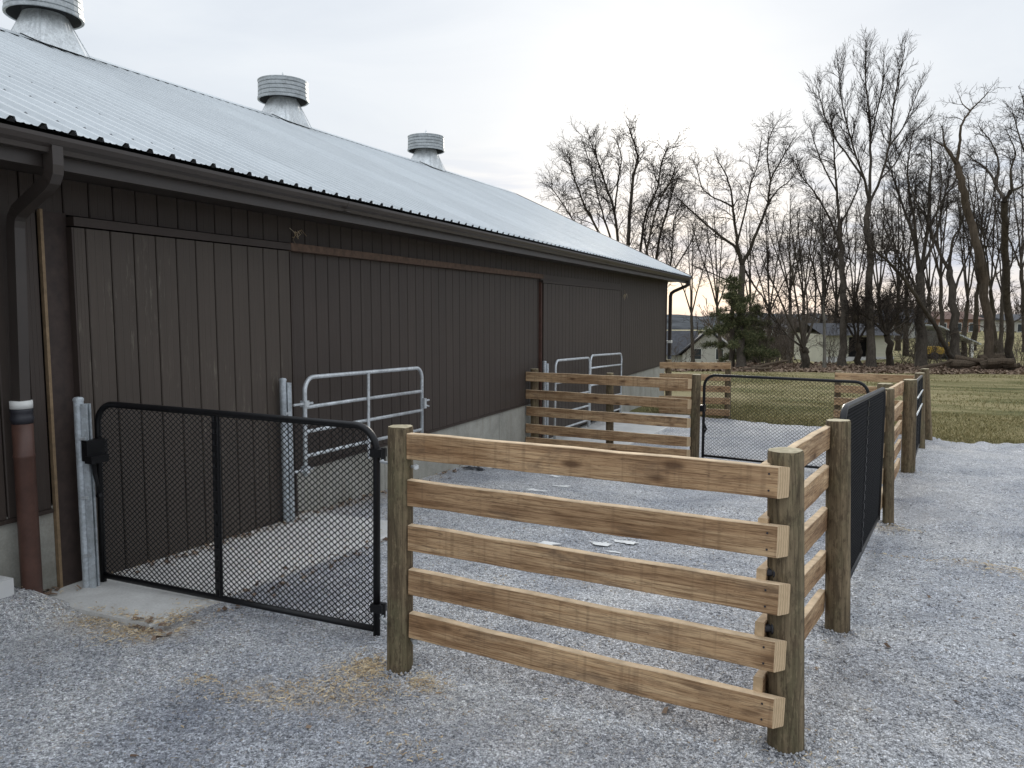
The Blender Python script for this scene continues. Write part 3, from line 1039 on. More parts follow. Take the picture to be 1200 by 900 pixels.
# soffit, fascia, gutter
mb = MB(); mb.box((BX - 0.02, -2.9, 2.793), (-4.335, 23.2, 2.811)); bpart(mb, 'soffit', M['gutter'])
mb = MB(); mb.box((-4.332, -2.9, 2.740), (-4.306, 23.2, 2.925)); bpart(mb, 'fascia', M['gutter'])
mb = MB()
prof = [(-4.303, 2.905), (-4.303, 2.815), (-4.235, 2.815), (-4.228, 2.842), (-4.205, 2.860), (-4.192, 2.888), (-4.192, 2.910), (-4.200, 2.910), (-4.200, 2.890), (-4.213, 2.867),
        (-4.240, 2.825), (-4.295, 2.825), (-4.295, 2.905)]
ys_ = [-2.9, 6.0, 14.5, 23.24]
for i in range(3):
    a, b = ys_[i], ys_[i + 1]
    n = len(prof)
    v = [(x, a, z) for x, z in prof] + [(x, b - 0.004, z + 0) for x, z in prof]
    mb.add(v, [(j, (j + 1) % n, n + (j + 1) % n, n + j) for j in range(n)] + [tuple(range(n - 1, -1, -1)), tuple(range(n, 2 * n))])
    if i:
        mb.box((-4.302, a - 0.03, 2.812), (-4.19, a + 0.03, 2.816))
gut = bpart(mb, 'gutter', M['gutter'])


def spout(path, w, d, name, mat):
    """rectangular downspout swept along a path in the X-Z plane at a fixed Y (elbows included)"""
    mb = MB()
    pts = [Vector(p) for p in path]
    rings = []
    for i, p in enumerate(pts):
        t = (pts[min(i + 1, len(pts) - 1)] - pts[max(i - 1, 0)]).normalized()
        yv = Vector((0, 1, 0))
        nv = t.cross(yv).normalized()
        rings += [p + yv * w / 2 + nv * d / 2, p - yv * w / 2 + nv * d / 2, p - yv * w / 2 - nv * d / 2, p + yv * w / 2 - nv * d / 2]
    f = []
    for i in range(len(pts) - 1):
        for j in range(4):
            f.append((i * 4 + j, i * 4 + (j + 1) % 4, i * 4 + 4 + (j + 1) % 4, i * 4 + 4 + j))
    f += [(0, 1, 2, 3), tuple(len(rings) - 4 + k for k in (3, 2, 1, 0))]
    mb.add(rings, f)
    return bpart(mb, name, mat)


YD = 3.235
arc = [(-4.25, 3.165, 2.88), (-4.25, 3.165, 2.75), (-4.257, 3.168, 2.71), (-4.28, 3.172, 2.675), (-4.34, 3.185, 2.645), (-4.60, 3.235, 2.555), (-4.70, 3.255, 2.518), (-4.742, 3.262, 2.48), (-4.757, 3.264, 2.42), (-4.757, YD, 1.33)]
ds = spout(arc, 0.068, 0.082, 'downspout', M['gutter'])
mb = MB()
for k in range(5):
    p = Vector(arc[2]).lerp(Vector(arc[4]), k / 4)
    mb.box((p.x + 0.020, YD - 0.061, p.z - 0.002), (p.x + 0.045, YD + 0.061, p.z + 0.002))
YP = YD
mb2 = MB(); mb2.tube([(-4.757, YP, 1.296), (-4.757, YP, 1.345)], 0.064, 20); o = mb2.build('adapter_band', M['white'], ds, (0, 0, 0), True)
mb2 = MB(); mb2.lathe((-4.757, YP, 0), [(0.0, 1.295), (0.062, 1.295), (0.067, 1.285), (0.062, 1.27), (0.062, 1.245), (0.069, 1.235), (0.063, 1.22), (0.061, 1.20), (0, 1.20)], 20)
mb2.build('rubber_coupler', M['rubber'], ds, (0, 0, 0), True)
mb2 = MB(); mb2.lathe((-4.757, YP, 0), [(0.060, -0.3), (0.060, 0.98), (0.0625, 0.985), (0.0625, 1.0), (0.060, 1.005), (0.060, 1.205), (0, 1.205)], 20)
bpart(mb2, 'riser_pipe', M['riser'], True)
YF = 23.05
ds2 = spout([(-4.25, YF, 2.86), (-4.25, YF, 2.74), (-4.265, YF, 2.70), (-4.33, YF, 2.66), (-4.66, YF, 2.52), (-4.74, YF, 2.46), (-4.765, YF, 2.38), (-4.765, YF, 0.62)], 0.11, 0.085, 'downspout', M['gutter'])
mb2 = MB(); mb2.box((-4.83, YF - 0.07, 0.99), (-4.70, YF + 0.07, 1.07)); mb2.build('adapter_band', M['white'], ds2, (0, 0, 0))
mb2 = MB(); mb2.tube([(-4.765, YF, -0.7), (-4.765, YF, 0.63)], 0.06, 12); bpart(mb2, 'riser_pipe', M['rubber'], True)

# roof: one sheet per part, five ribs each
RIB = 0.183


def roof_pt(y, s, lift, side=1):
    """s = 0 at the eave, 1 at the ridge"""
    zr = ridge_z(y)
    x = EX + (RX - EX) * s
    z = EZ + (zr - EZ) * s
    nx, nz = (zr - EZ), (EX - RX)
    L = math.hypot(nx, nz)
    p = Vector((x + nx / L * lift, y, z + nz / L * lift))
    if side < 0:
        p.x = 2 * RX - p.x
    return p


mb = MB()
for sd in (1, -1):
    yy = list(np.linspace(-2.9, 23.22, 30))
    for lf in (-0.03, -0.012):
        v = []
        for q in yy:
            v += [roof_pt(q, 0, lf, sd), roof_pt(q, 1, lf, sd)]
        f = [(2 * i, 2 * i + 2, 2 * i + 3, 2 * i + 1) for i in range(29)]
        mb.add(v, f if (lf > -0.02) == (sd > 0) else [tuple(reversed(q)) for q in f])
roof = bpart(mb, 'roof', M['closure'])
y = 3.07 - RIB * 33 - RIB / 2
k = 0
screws, caps = MB(), MB()
while y < 23.1:
    ny = min(5, int((23.24 - y) / RIB))
    if ny <= 0:
        break
    for sd in (1, -1):
        pr = [(0, 0)]
        for q in range(ny):
            c = RIB * (q + 0.5)
            pr += [(c - 0.080, 0), (c - 0.070, 0.005), (c - 0.055, 0.0), (c - 0.030, 0), (c - 0.014, 0.025), (c + 0.014, 0.025), (c + 0.030, 0), (c + 0.055, 0), (c + 0.070, 0.005), (c + 0.080, 0)]
        pr.append((RIB * ny - 0.0015, 0))
        lift0 = 0.0 if k % 2 else 0.0022
        dy = 0.0
        mb = MB()
        v = []
        for (dyy, h) in pr:
            v.append(roof_pt(y + dyy, -0.004, h + lift0, sd))
        for (dyy, h) in pr:
            v.append(roof_pt(y + dyy, 1.0, h + lift0, sd))
        n = len(pr)
        f = [(i, i + 1, n + i + 1, n + i) for i in range(n - 1)]
        if sd < 0:
            f = [tuple(reversed(q)) for q in f]
        mb.add(v, f)
        mb.build('roof_panel', M['roof'], roof, (0, 0, 0))
    for q in range(ny):
        c = y + RIB * (q + 0.5)
        e = [roof_pt(c - 0.020, -0.0045, -0.004), roof_pt(c - 0.004, -0.0045, 0.0165), roof_pt(c + 0.004, -0.0045, 0.0165), roof_pt(c + 0.020, -0.0045, -0.004)]
        b = [roof_pt(c - 0.031, 0.002, -0.004), roof_pt(c - 0.004, 0.002, 0.0165), roof_pt(c + 0.004, 0.002, 0.0165), roof_pt(c + 0.031, 0.002, -0.004)]
        caps.add(e + b, [(0, 1, 2, 3), (4, 7, 6, 5), (0, 4, 5, 1), (1, 5, 6, 2), (2, 6, 7, 3)])
        if c > 0:
            for r_ in range(8):
                s = 0.05 + r_ * 0.127 + random.uniform(-.004, .004)
                ctr = roof_pt(c - 0.046, s, 0.004)
                a0, a1 = roof_pt(c - 0.046 + 0.010, s, 0.004), roof_pt(c - 0.046, s + 0.0022, 0.004)
                u, vv = a0 - ctr, a1 - ctr
                top = roof_pt(c - 0.046, s, 0.013)
                ring = [ctr + u * cos(t) + vv * sin(t) for t in (0, 1.047, 2.094, 3.14, 4.19, 5.24)]
                screws.add(ring + [top], [(i, (i + 1) % 6, 6) for i in range(6)])
    y += RIB * ny
    k += 1
tag(caps.build('rib_closure', M['closure'], roof, (0, 0, 0)), kind='stuff')
tag(screws.build('roof_screw', M['screw'], roof, (0, 0, 0)), kind='stuff')
mb = MB()
for i in range(9):
    a, b = -2.9 + i * 2.9, -2.9 + (i + 1) * 2.9 + (0.04 if i < 8 else 0)
    lf = 0.032 + (0.002 if i % 2 else 0)
    for sd in (1, -1):
        P = [roof_pt(a, 0.962, lf, sd), roof_pt(b, 0.962, lf, sd), roof_pt(b, 1.0, lf, sd), roof_pt(a, 1.0, lf, sd)]
        P[2].z += 0.004; P[3].z += 0.004
        mb.add(P, [(0, 1, 2, 3)] if sd > 0 else [(3, 2, 1, 0)])
        Q = [roof_pt(a, 0.962, lf - 0.006, sd), roof_pt(b, 0.962, lf - 0.006, sd)]
        mb.add([P[0], P[1], Q[1], Q[0]], [(3, 2, 1, 0)] if sd > 0 else [(0, 1, 2, 3)])
mb.build('ridge_cap', M['roof'], roof, (0, 0, 0))
mb = MB()
for sd in (1, -1):
    a = [roof_pt(-2.9, 0.967, 0.0, sd), roof_pt(23.22, 0.967, 0.0, sd), roof_pt(23.22, 0.967, 0.029, sd), roof_pt(-2.9, 0.967, 0.029, sd)]
    mb.add(a, [(0, 1, 2, 3)] if sd > 0 else [(3, 2, 1, 0)])
mb.build('ridge_closure', M['closure'], roof, (0, 0, 0))
for sd in (1, -1):
    mb = MB()
    a = [roof_pt(23.225, -0.006, -0.12, sd), roof_pt(23.225, -0.006, 0.035, sd), roof_pt(23.225, 1.0, 0.035, sd), roof_pt(23.225, 1.0, -0.12, sd)]
    b = [p + Vector((0, 0.035, 0)) for p in a]
    mb.add(a + b, [(0, 1, 2, 3), (7, 6, 5, 4), (0, 4, 5, 1), (1, 5, 6, 2), (2, 6, 7, 3), (3, 7, 4, 0)])
    mb.build('rake_trim', M['gutter'], roof, (0, 0, 0))

# three ridge ventilators
for yv in (7.43, 12.25, 17.75):
    zr = ridge_z(yv)
    c = (RX, yv, zr)
    mb = MB()                                            # drum
    prof = [(0.440, 0.352), (0.462, 0.343), (0.474, 0.350), (0.474, 0.392), (0.452, 0.400), (0.464, 0.412), (0.464, 0.470), (0.446, 0.479), (0.462, 0.490), (0.462, 0.545),
            (0.444, 0.554), (0.460, 0.565), (0.460, 0.620), (0.442, 0.629), (0.458, 0.640), (0.458, 0.680), (0.466, 0.690), (0.466, 0.705), (0.44, 0.712), (0.05, 0.760), (0.0, 0.762)]
    mb.lathe(c, prof, 32)
    drum = bpart(mb, 'roof_vent', M['vent_drum'], False)
    mb = MB()
    mb.lathe(c, [(0.446, 0.353), (0.430, 0.40), (0.430, 0.60), (0.262, 0.60), (0.252, 0.372)], 28)
    mb.build('vent_throat', M['vent_dark'], drum, (0, 0, 0), True)
    mb = MB()                                            # square-to-round skirt straddling the ridge
    hb, n = 0.37, 32
    lo, hi = [], []
    for j in range(n):
        a = 2 * pi * (j + 0.5) / n
        ca, sa = cos(a), sin(a)
        m_ = max(abs(ca), abs(sa))
        bx, by = hb * ca / m_, hb * sa / m_
        sl_ = (zr - EZ) / (EX - RX)
        lo.append(Vector((RX + bx, yv + by, zr + 0.05 - abs(bx) * sl_)))
        hi.append(Vector((RX + 0.262 * ca, yv + 0.262 * sa, zr + 0.375)))
    mb.add(lo + hi, [(j, (j + 1) % n, n + (j + 1) % n, n + j) for j in range(n)])
    mb.build('vent_skirt', M['vent'], drum, (0, 0, 0))
    for sx in (1, -1):
        for sy in (1, -1):
            mb = MB()
            mb.tube([(RX + sx * 0.368, yv + sy * 0.368, zr + 0.055 - 0.368 * (zr - EZ) / (EX - RX)), (RX + sx * 0.188, yv + sy * 0.188, zr + 0.37)], 0.008, 5)
            mb.build('skirt_seam', M['vent'], drum, (0, 0, 0))
    mb = MB()
    mb.lathe(c, [(0.05, 0.752), (0.045, 0.785), (0.022, 0.80), (0.018, 0.85), (0.0, 0.90)], 12)
    mb.build('finial', M['vent'], drum, (0, 0, 0), True)

# small dry sprigs caught on the wall
for (sy, sz, s) in ((6.05, 2.66, 1.0), (18.15, 2.30, 1.3)):
    mb = MB()
    g2 = random.Random(int(sy * 10))
    for q in range(7):
        p = Vector((BX + 0.015, sy + g2.uniform(-.04, .04) * s, sz + g2.uniform(-.02, .02) * s))
        pts = [p]
        for r_ in range(3):
            pts.append(pts[-1] + Vector((g2.uniform(-.004, .008), g2.uniform(-.06, .06) * s, g2.uniform(-.055, .05) * s)))
        mb.tube(pts, [0.003 * s, 0.0026 * s, 0.0022 * s, 0.0015], 4)
    bpart(mb, 'wall_sprig', M['straw'])
# kick block and box at the near corner of the wall
t = thing('splash_block', 'pale concrete block against the barn wall beside the brown riser pipe', 'splash block', (-4.74, 2.84, 0.10))
mb = MB(); mb.box((-0.09, -0.36, 0), (0.05, 0.235, 0.155)); mb.box((-0.075, -0.33, 0.156), (0.03, 0.21, 0.161)); mb.build('block', M['garage_base'], t)
t = thing('cable_box', 'small black box on the pale concrete block at the frame edge', 'box', (-4.755, 2.86, 0.262))
mb = MB(); mb.box((-0.055, -0.1, 0), (0.055, 0.1, 0.10)); mb.build('body', M['rubber'], t)
mb = MB(); mb.box((-0.062, -0.108, 0.101), (0.062, 0.108, 0.12)); mb.build('lid', M['rubber'], t)

# ------------------------------------------------------------------ fences
def axes(p0, p1):
    x = (Vector(p1) - Vector(p0)).normalized()
    y = Vector((0, 0, 1)).cross(x).normalized()
    z = x.cross(y)
    return Matrix((x, y, z)).transposed()


def board(root, p0, p1, hgt, th=0.039, seed=0, mitre=0.0):
    """sawn board whose centre line runs from p0 to p1"""
    g = random.Random(seed)
    L = (Vector(p1) - Vector(p0)).length
    n = max(4, int(L / 0.22))
    c = 0.0035
    h, t = hgt / 2, th / 2
    prof = [(-t, -h + c), (-t + c, -h), (t - c, -h), (t, -h + c), (t, h - c), (t - c, h), (-t + c, h), (-t, h - c)]
    bow, cup, ph = g.uniform(-.007, .007), g.uniform(-.004, .004), g.uniform(0, 6)
    mb = MB()
    v = []
    for i in range(n + 1):
        u = i / n
        for k, (yy, zz) in enumerate(prof):
            wav = 0.0022 * sin(u * 19 + ph + (2 if zz > 0 else 0))
            ex = (yy + t) * mitre if i == n else 0.0
            sh = 1.0 - (0.05 * (yy + t) / th if (i == n and mitre) else 0.0)
            v.append((-L / 2 + L * u + ex, yy + cup * sin(pi * u), zz * sh + bow * sin(pi * u) + wav))
    m = len(prof)
    f = [(i * m + j, (i + 1) * m + j, (i + 1) * m + (j + 1) % m, i * m + (j + 1) % m) for i in range(n) for j in range(m)]
    mb.add(v, f, 0)
    mb.m = [2 if q % m in (4, 5, 6) else 0 for q in range(len(f))]  # top faces get the paler wood with skylight painted in
    mb.f += [tuple(range(m)), tuple(n * m + k for k in range(m - 1, -1, -1))]
    mb.m += [1, 1]
    R = axes(p0, p1)
    mid = (Vector(p0) + Vector(p1)) / 2
    return mb.build('board', [M['wood'], M['wood_end'], M['wood_lit_top']], root, mid - Vector(root.location), False, R.to_euler())


def post(root, base, top, r, seed=0, name='post', square=0.0):
    g = random.Random(seed)
    base, top = Vector(base), Vector(top)
    H = (top - base).length
    n, k = 20, 9
    lob = [1 + g.uniform(-.025, .025) for _ in range(n)]
    mb = MB()
    v = []
    zs = [-0.35] + [H * i / (k - 2) for i in range(k - 2)] + [H - 0.012, H]
    for i, z in enumerate(zs):
        rr = r * (1.03 - 0.05 * max(0, z) / H) * (0.95 if i == len(zs) - 1 else 1) * (1 + g.uniform(-.006, .006))
        for j in range(n):
            a = 2 * pi * j / n
            q = 1.0
            if square:
                q = 1 + square * (1 / max(abs(cos(a)), abs(sin(a))) - 1) * 0.8 - square * 0.05
            v.append((rr * lob[j] * q * cos(a), rr * lob[j] * q * sin(a), z + (g.uniform(-.002, .002) if i == len(zs) - 1 else 0)))
    f = []
    for i in range(len(zs) - 1):
        for j in range(n):
            f.append((i * n + j, i * n + (j + 1) % n, (i + 1) * n + (j + 1) % n, (i + 1) * n + j))
    mb.add(v, f, 0)
    mb.f.append(tuple((len(zs) - 1) * n + j for j in range(n)))
    mb.m.append(1)
    d = (top - base).normalized()
    rot = d.to_track_quat('Z', 'Y').to_euler()
    o = mb.build(name, [M['post'], M['post_end']], root, base - Vector(root.location), False, rot)
    me = o.data
    me.polygons.foreach_set('use_smooth', [i < (len(zs) - 2) * n for i in range(len(me.polygons))])
    return o


def nails(root, pts):
    mb = MB()
    for p in pts:
        mb.tube([Vector(p), Vector(p) + Vector((0, -0.004, 0))], 0.0045, 6)
    o = mb.build('nail_heads', M['rubber'], root, -Vector(root.location))
    tag(o, kind='stuff')


FG = 'board fences of the pens'
# corner fence nearest the camera
fA = thing('board_fence', 'nearest board fence of brown rails turning the corner of the front pen', 'fence', (-1.1, 3.4, 0), FG)
post(fA, (-2.105, 3.40, 0), (-2.085, 3.405, 1.315), 0.066, 1, square=0.35)
post(fA, (-0.168, 3.425, 0), (-0.208, 3.41, 1.322), 0.074, 2)
post(fA, (0.03, 5.05, -0.06), (-0.012, 5.04, 1.25), 0.071, 3)
zl = [(1.285, 1.157), (1.042, 0.914), (0.808, 0.680), (0.574, 0.446), (0.344, 0.212)]
zr_ = [(1.270, 1.136), (1.020, 0.888), (0.780, 0.640), (0.532, 0.394), (0.285, 0.146)]
nl = []
for i in range(5):
    e = (-0.005, 0.0, 0.012, 0.004, 0.006)[i]
    board(fA, (-2.025, 3.385, sum(zl[i]) / 2), (-0.222 + e, 3.318, sum(zr_[i]) / 2), 0.134, 0.042, 10 + i, mitre=1.0)
    for dz in (-.035, .035):
        nl.append((-0.262, 3.298, sum(zr_[i]) / 2 + dz))
nails(fA, nl)
zB = [1.268, 1.040, 0.818, 0.585, 0.342]
zC = [1.214, 0.975, 0.710, 0.437, 0.190]
for i in range(5):
    board(fA, (-0.285, 3.335, zB[i] - .067), (-0.068, 5.03, zC[i] - .067), 0.136, 0.040, 20 + i)

for zb_ in (0.80, 0.555):
    mb = MB(); mb.tube([(-0.238, 3.375, zb_), (-0.275, 3.362, zb_)], 0.017, 10); mb.tube([(-0.236, 3.376, zb_), (-0.243, 3.374, zb_)], 0.026, 10)
    mb.build('bolt_head', M['rubber'], fA, -Vector(fA.location))
fB = thing('board_fence', 'short board fence beyond the closed edge-on black mesh gate on the right side', 'fence', (0.65, 10.2, -0.27), FG)
post(fB, (0.475, 8.42, -0.20), (0.425, 8.39, 1.155), 0.052, 4)
post(fB, (0.90, 12.09, -0.36), (0.872, 12.07, 0.965), 0.090, 5)
for i in range(5):
    a, b = 1.135 - 0.258 * i, 0.945 - 0.272 * i
    board(fB, (0.385, 8.34, a - .075), (0.775, 12.02, b - .075), 0.145, 0.04, 30 + i)

fC = thing('board_fence', 'board fence crossing between barn wall and far mesh gate', 'fence', (-3.4, 11.9, -0.34), FG)
post(fC, (-4.72, 11.99, -0.34), (-4.73, 11.99, 0.96), 0.070, 6)
post(fC, (-3.42, 12.0, -0.34), (-3.43, 12.0, 0.93), 0.062, 7)
post(fC, (-2.06, 11.98, -0.35), (-2.055, 11.98, 0.95), 0.072, 8)
for i, (a, b, c, d) in enumerate(((.92, .75, .89, .73), (.605, .475, .575, .42), (.335, .185, .285, .125), (.05, -.115, -.005, -.165), (-.20, -.32, -.225, -.345))):
    z0, z1 = (a + b) / 2, (c + d) / 2
    if i == 2:      # this rail has a pale mended piece near the wall
        board(fC, (-4.83, 11.895, z0), (-2.165, 11.885, z1), 0.155, 0.042, 40 + i, mitre=1.2)
    else:
        board(fC, (-4.84, 11.895, z0), (-2.16, 11.885, z1), 0.155, 0.042, 40 + i, mitre=1.2)

fD = thing('board_fence', 'farthest board fence from the barn corner to the lawn edge', 'fence', (-3.1, 18.3, -0.5), FG)
post(fD, (-3.80, 18.38, -0.55), (-3.82, 18.38, 0.78), 0.075, 9)
post(fD, (-2.42, 18.36, -0.55), (-2.43, 18.36, 0.78), 0.070, 10)
for i in range(5):
    board(fD, (-4.75 if i > 9 else -4.0, 18.27, .645 - .268 * i), (-2.36, 18.26, .675 - .272 * i), 0.150, 0.04, 50 + i)

fE = thing('board_fence', 'far right board fence at the lawn edge with tall corner posts', 'fence', (0.7, 16.7, -0.5), FG)
post(fE, (1.30, 15.22, -0.48), (1.245, 15.19, 0.845), 0.085, 11)
post(fE, (1.545, 16.48, -0.51), (1.43, 16.44, 0.84), 0.075, 12)
post(fE, (-0.06, 16.78, -0.52), (-0.08, 16.78, 0.73), 0.062, 13)
for i in range(5):
    board(fE, (-0.13, 16.68, .630 - .250 * i), (1.37, 16.40, .640 - .250 * i), 0.150, 0.04, 60 + i)
    board(fE, (1.17, 15.25, .690 - .250 * i), (1.37, 16.42, .640 - .250 * i), 0.145, 0.04, 70 + i)
t = thing('gate_post', 'short round wooden post standing behind the closed black gate at the far gate latch', 'post', (0.54, 11.50, -0.33))
post(t, (0.54, 11.50, -0.33), (0.535, 11.50, 0.945), 0.10, 14, 'post_shaft')

# ------------------------------------------------------------------ gates
def gate_root(name, label, p0, p1, group=None):
    o = thing(name, label, 'gate', p0, group)
    R = axes(p0, p1)
    o.rotation_euler = R.to_euler()
    return o, (Vector(p1) - Vector(p0)).length


def frame_path(L, H, r, z0=0.0, n=7):
    pts = [(0, 0, z0), (0, 0, (H - r) * 0.5), (0, 0, H - r)]
    for i in range(1, n + 1):
        a = pi / 2 * i / n
        pts.append((r - r * cos(a), 0, H - r + r * sin(a)))
    pts.append((L / 2, 0, H))
    for i in range(0, n + 1):
        a = pi / 2 * i / n
        pts.append((L - r + r * sin(a), 0, H - r + r * cos(a)))
    pts.append((L, 0, z0))
    return pts


def wire_mesh(L, H, r, p, h, wx, parent, x0=0.0, z0=0.0):
    """diamond mesh of zigzag strands, clipped to the rounded frame"""
    V, F = [], []
    off = 0
    ns = int(L / p)
    sx = L / ns
    for i in range(ns + 1):
        x = i * sx
        zt = H
        if x < r:
            zt = H - r + math.sqrt(max(0, r * r - (r - x) ** 2))
        elif x > L - r:
            zt = H - r + math.sqrt(max(0, r * r - (x - L + r) ** 2))
        m = int((zt - z0) / (h / 2)) + 1
        if m < 2:
            continue
        k = np.arange(m + 1)
        zz = np.minimum(z0 + k * h / 2, zt)
        xx = x + np.where((k + i) % 2 == 0, 1, -1) * (sx / 2 - wx * 0.5)
        xx = np.clip(xx, 0, L)
        yy = np.where((k + i) % 2 == 0, 1, -1) * wx * 0.45
        P = np.stack([xx, yy, zz], 1)
        q = wx / 2
        offs = np.array([(-q, 0, 0), (0, -q, 0), (q, 0, 0), (0, q, 0)])
        V.append((P[:, None, :] + offs[None]).reshape(-1, 3))
        a = (np.arange(m) * 4)[:, None] + np.arange(4)[None]
        b = (np.arange(m) * 4)[:, None] + (np.arange(4)[None] + 1) % 4
        F.append(np.stack([a, b, b + 4, a + 4], 2).reshape(-1, 4) + off)
        off += (m + 1) * 4
    return tag(np_mesh('wire_mesh', np.concatenate(V), np.concatenate(F), 4, M['mesh'], parent), kind='stuff')


def mesh_gate(label, p0, p1, H, r, mull, pitch, wire, leg=0.0, group='black wire mesh gates'):
    o, L = gate_root('mesh_gate', label, p0, p1, group)
    mb = MB()
    mb.tube(frame_path(L, H, r, -leg), 0.0215, 10)
    mb.build('gate_frame', M['black'], o, smooth=True)
    mb = MB(); mb.tube([(0.018, 0, 0.03), (L - 0.018, 0, 0.03)], 0.0195, 10); mb.build('bottom_rail', M['black'], o, smooth=True)
    for mx in mull:
        mb = MB()
        mb.tube([(mx - 0.014, 0, 0.045), (mx - 0.014, 0, H - 0.016)], 0.0135, 8)
        mb.tube([(mx + 0.016, 0, 0.045), (mx + 0.016, 0, H - 0.016)], 0.0135, 8)
        k = 0.09
        while k < H - 0.05:
            mb.box((mx - 0.02, -0.016, k), (mx + 0.02, 0.016, k + 0.045))
            k += 0.075
        mb.build('centre_bar', M['black'], o)
    wire_mesh(L - 0.02, H - 0.008, r, pitch, pitch * 1.62, wire, o, 0.01, 0.03).location = (0.01, 0, 0)
    return o, L


g1, L1 = mesh_gate('large black wire mesh gate at the front of the pen beside the wooden post', (-4.688, 3.70, 0.045), (-2.475, 3.745, 0.005), 1.238, 0.145, [1.03], 0.0225, 0.0090, 0.05)
H1 = 1.265
mb = MB()                                                     # latch on the galvanised post side
mb.box((0.022, -0.150, 0.865), (0.072, -0.01, 1.005)); mb.box((0.030, -0.156, 0.95), (0.062, -0.150, 0.99))
mb.box((0.055, -0.156, 0.852), (0.118, -0.02, 0.902))
mb.box((-0.02, -0.03, 0.87), (0.05, 0.03, 0.99))
mb.build('latch_box', M['black'], g1)
mb = MB(); mb.tube([(0.070, -0.100, 0.86), (0.058, -0.085, 0.77), (0.068, -0.075, 0.69), (0.030, -0.045, 0.60)], [0.013, 0.014, 0.012, 0.008], 8)
mb.tube([(0.0, -0.030, 0.60), (0.075, -0.060, 0.62)], 0.013, 8)
mb.build('latch_lever', M['black'], g1)
for zh in (1.09, 0.165):
    mb = MB()
    mb.box((L1 - 0.028, -0.03, zh - 0.024), (L1 + 0.05, 0.03, zh + 0.024))
    mb.tube([(L1 + 0.045, 0, zh - 0.05), (L1 + 0.045, 0, zh + 0.03)], 0.014, 8)
    mb.build('hinge_bracket', M['black'], g1)
for zh in (1.06, 0.135):
    mb = MB()
    zz = zh - 0.01
    mb.tube([(L1 + 0.045, 0, zz + 0.06), (L1 + 0.045, 0, zz), (L1 + 0.06, -0.05, zz), (L1 + 0.25, -0.21, zz + 0.03), (L1 + 0.475, -0.385, zz + 0.07)], 0.0085, 8)
    mb.tube([(L1 + 0.463, -0.377, zz + 0.07), (L1 + 0.473, -0.384, zz + 0.07)], 0.016, 6)
    mb.build('hinge_bolt', M['galv'], g1)

g2, L2 = mesh_gate('closed black wire mesh gate seen edge-on in the right side fence', (0.005, 5.20, 0.005), (0.372, 8.27, -0.135), 1.295, 0.15, [1.50], 0.030, 0.0075)
g3, L3 = mesh_gate('far black wire mesh gate across the pens beside the crossing board fence', (-1.90, 11.77, -0.29), (0.33, 11.36, -0.29), 1.255, 0.17, [], 0.030, 0.0068)
mb = MB(); mb.box((-0.05, -0.04, 0.70), (0.02, 0.04, 0.80)); mb.build('latch_box', M['black'], g3)
mb = MB(); mb.tube([(0.02, -.03, 0.52), (0.06, -.04, 0.44), (0.02, -.04, 0.38)], 0.016, 8); mb.build('latch_lever', M['black'], g3)
g4, L4 = mesh_gate('distant black wire mesh gate with pale cross rails between the last tall posts', (0.96, 12.25, -0.30), (1.265, 15.05, -0.42), 1.22, 0.15, [1.35], 0.034, 0.006)
for z in (0.98, 0.74):
    mb = MB(); mb.tube([(0.02, -0.026, z), (L4 - 0.02, -0.026, z)], 0.012, 6); mb.build('cross_rail', M['galv'], g4)


def pipe_gate(label, p0, p1, H, rails, ups, z0=0.08, rr=0.021):
    o, L = gate_root('pipe_gate', label, p0, p1, 'galvanised pipe gates along the barn')
    mb = MB(); mb.tube(frame_path(L, H, 0.13, z0), rr, 10); mb.build('gate_frame', M['galv'], o, smooth=True)
    for z in rails:
        mb = MB(); mb.tube([(0.015, 0, z), (L * .33, 0.002, z + 0.003), (L - 0.015, 0, z)], rr * 0.86, 10); mb.build('rail', M['galv'], o, smooth=True)
    for x in ups:
        mb = MB(); mb.box((x - 0.02, -0.028, z0 + 0.01), (x + 0.02, -0.018, H)); mb.build('upright', M['galv'], o)
    return o, L


p1g, Lp = pipe_gate('galvanised pipe gate standing open along the brown barn wall beside the near door', (-4.60, 5.80, -0.03), (-4.60, 7.98, -0.08), 1.325, [1.045, 0.815, 0.585], [1.02], 0.40)
mb = MB(); mb.tube([(Lp + 0.01, -0.02, 0.93), (Lp + 0.12, -0.03, 0.93)], 0.012, 6); mb.tube([(Lp + 0.02, -0.02, 0.88), (Lp + 0.12, -0.03, 0.855)], 0.009, 6)
mb.box((Lp - 0.02, -0.05, 0.84), (Lp + 0.03, -0.022, 0.96)); mb.build('latch', M['galv'], p1g)
for z in (1.08, 0.46):
    mb = MB(); mb.tube([(-0.16, 0.0, z), (0.10, -0.012, z)], 0.012, 6); mb.box((-0.03, -0.03, z - 0.03), (0.03, 0.03, z + 0.03)); mb.build('hinge', M['galv'], p1g)
p2g, Lq = pipe_gate('left galvanised pipe gate of the pair by the far barn door', (-4.50, 12.35, -0.33), (-4.50, 14.27, -0.38), 1.41, [1.02, 0.75, 0.48, 0.2], [], 0.06)
p3g, Lr = pipe_gate('right galvanised pipe gate of the pair by the far barn door', (-4.50, 14.33, -0.38), (-4.50, 16.60, -0.45), 1.445, [1.20, 0.86, 0.55, 0.22], [], 0.06)


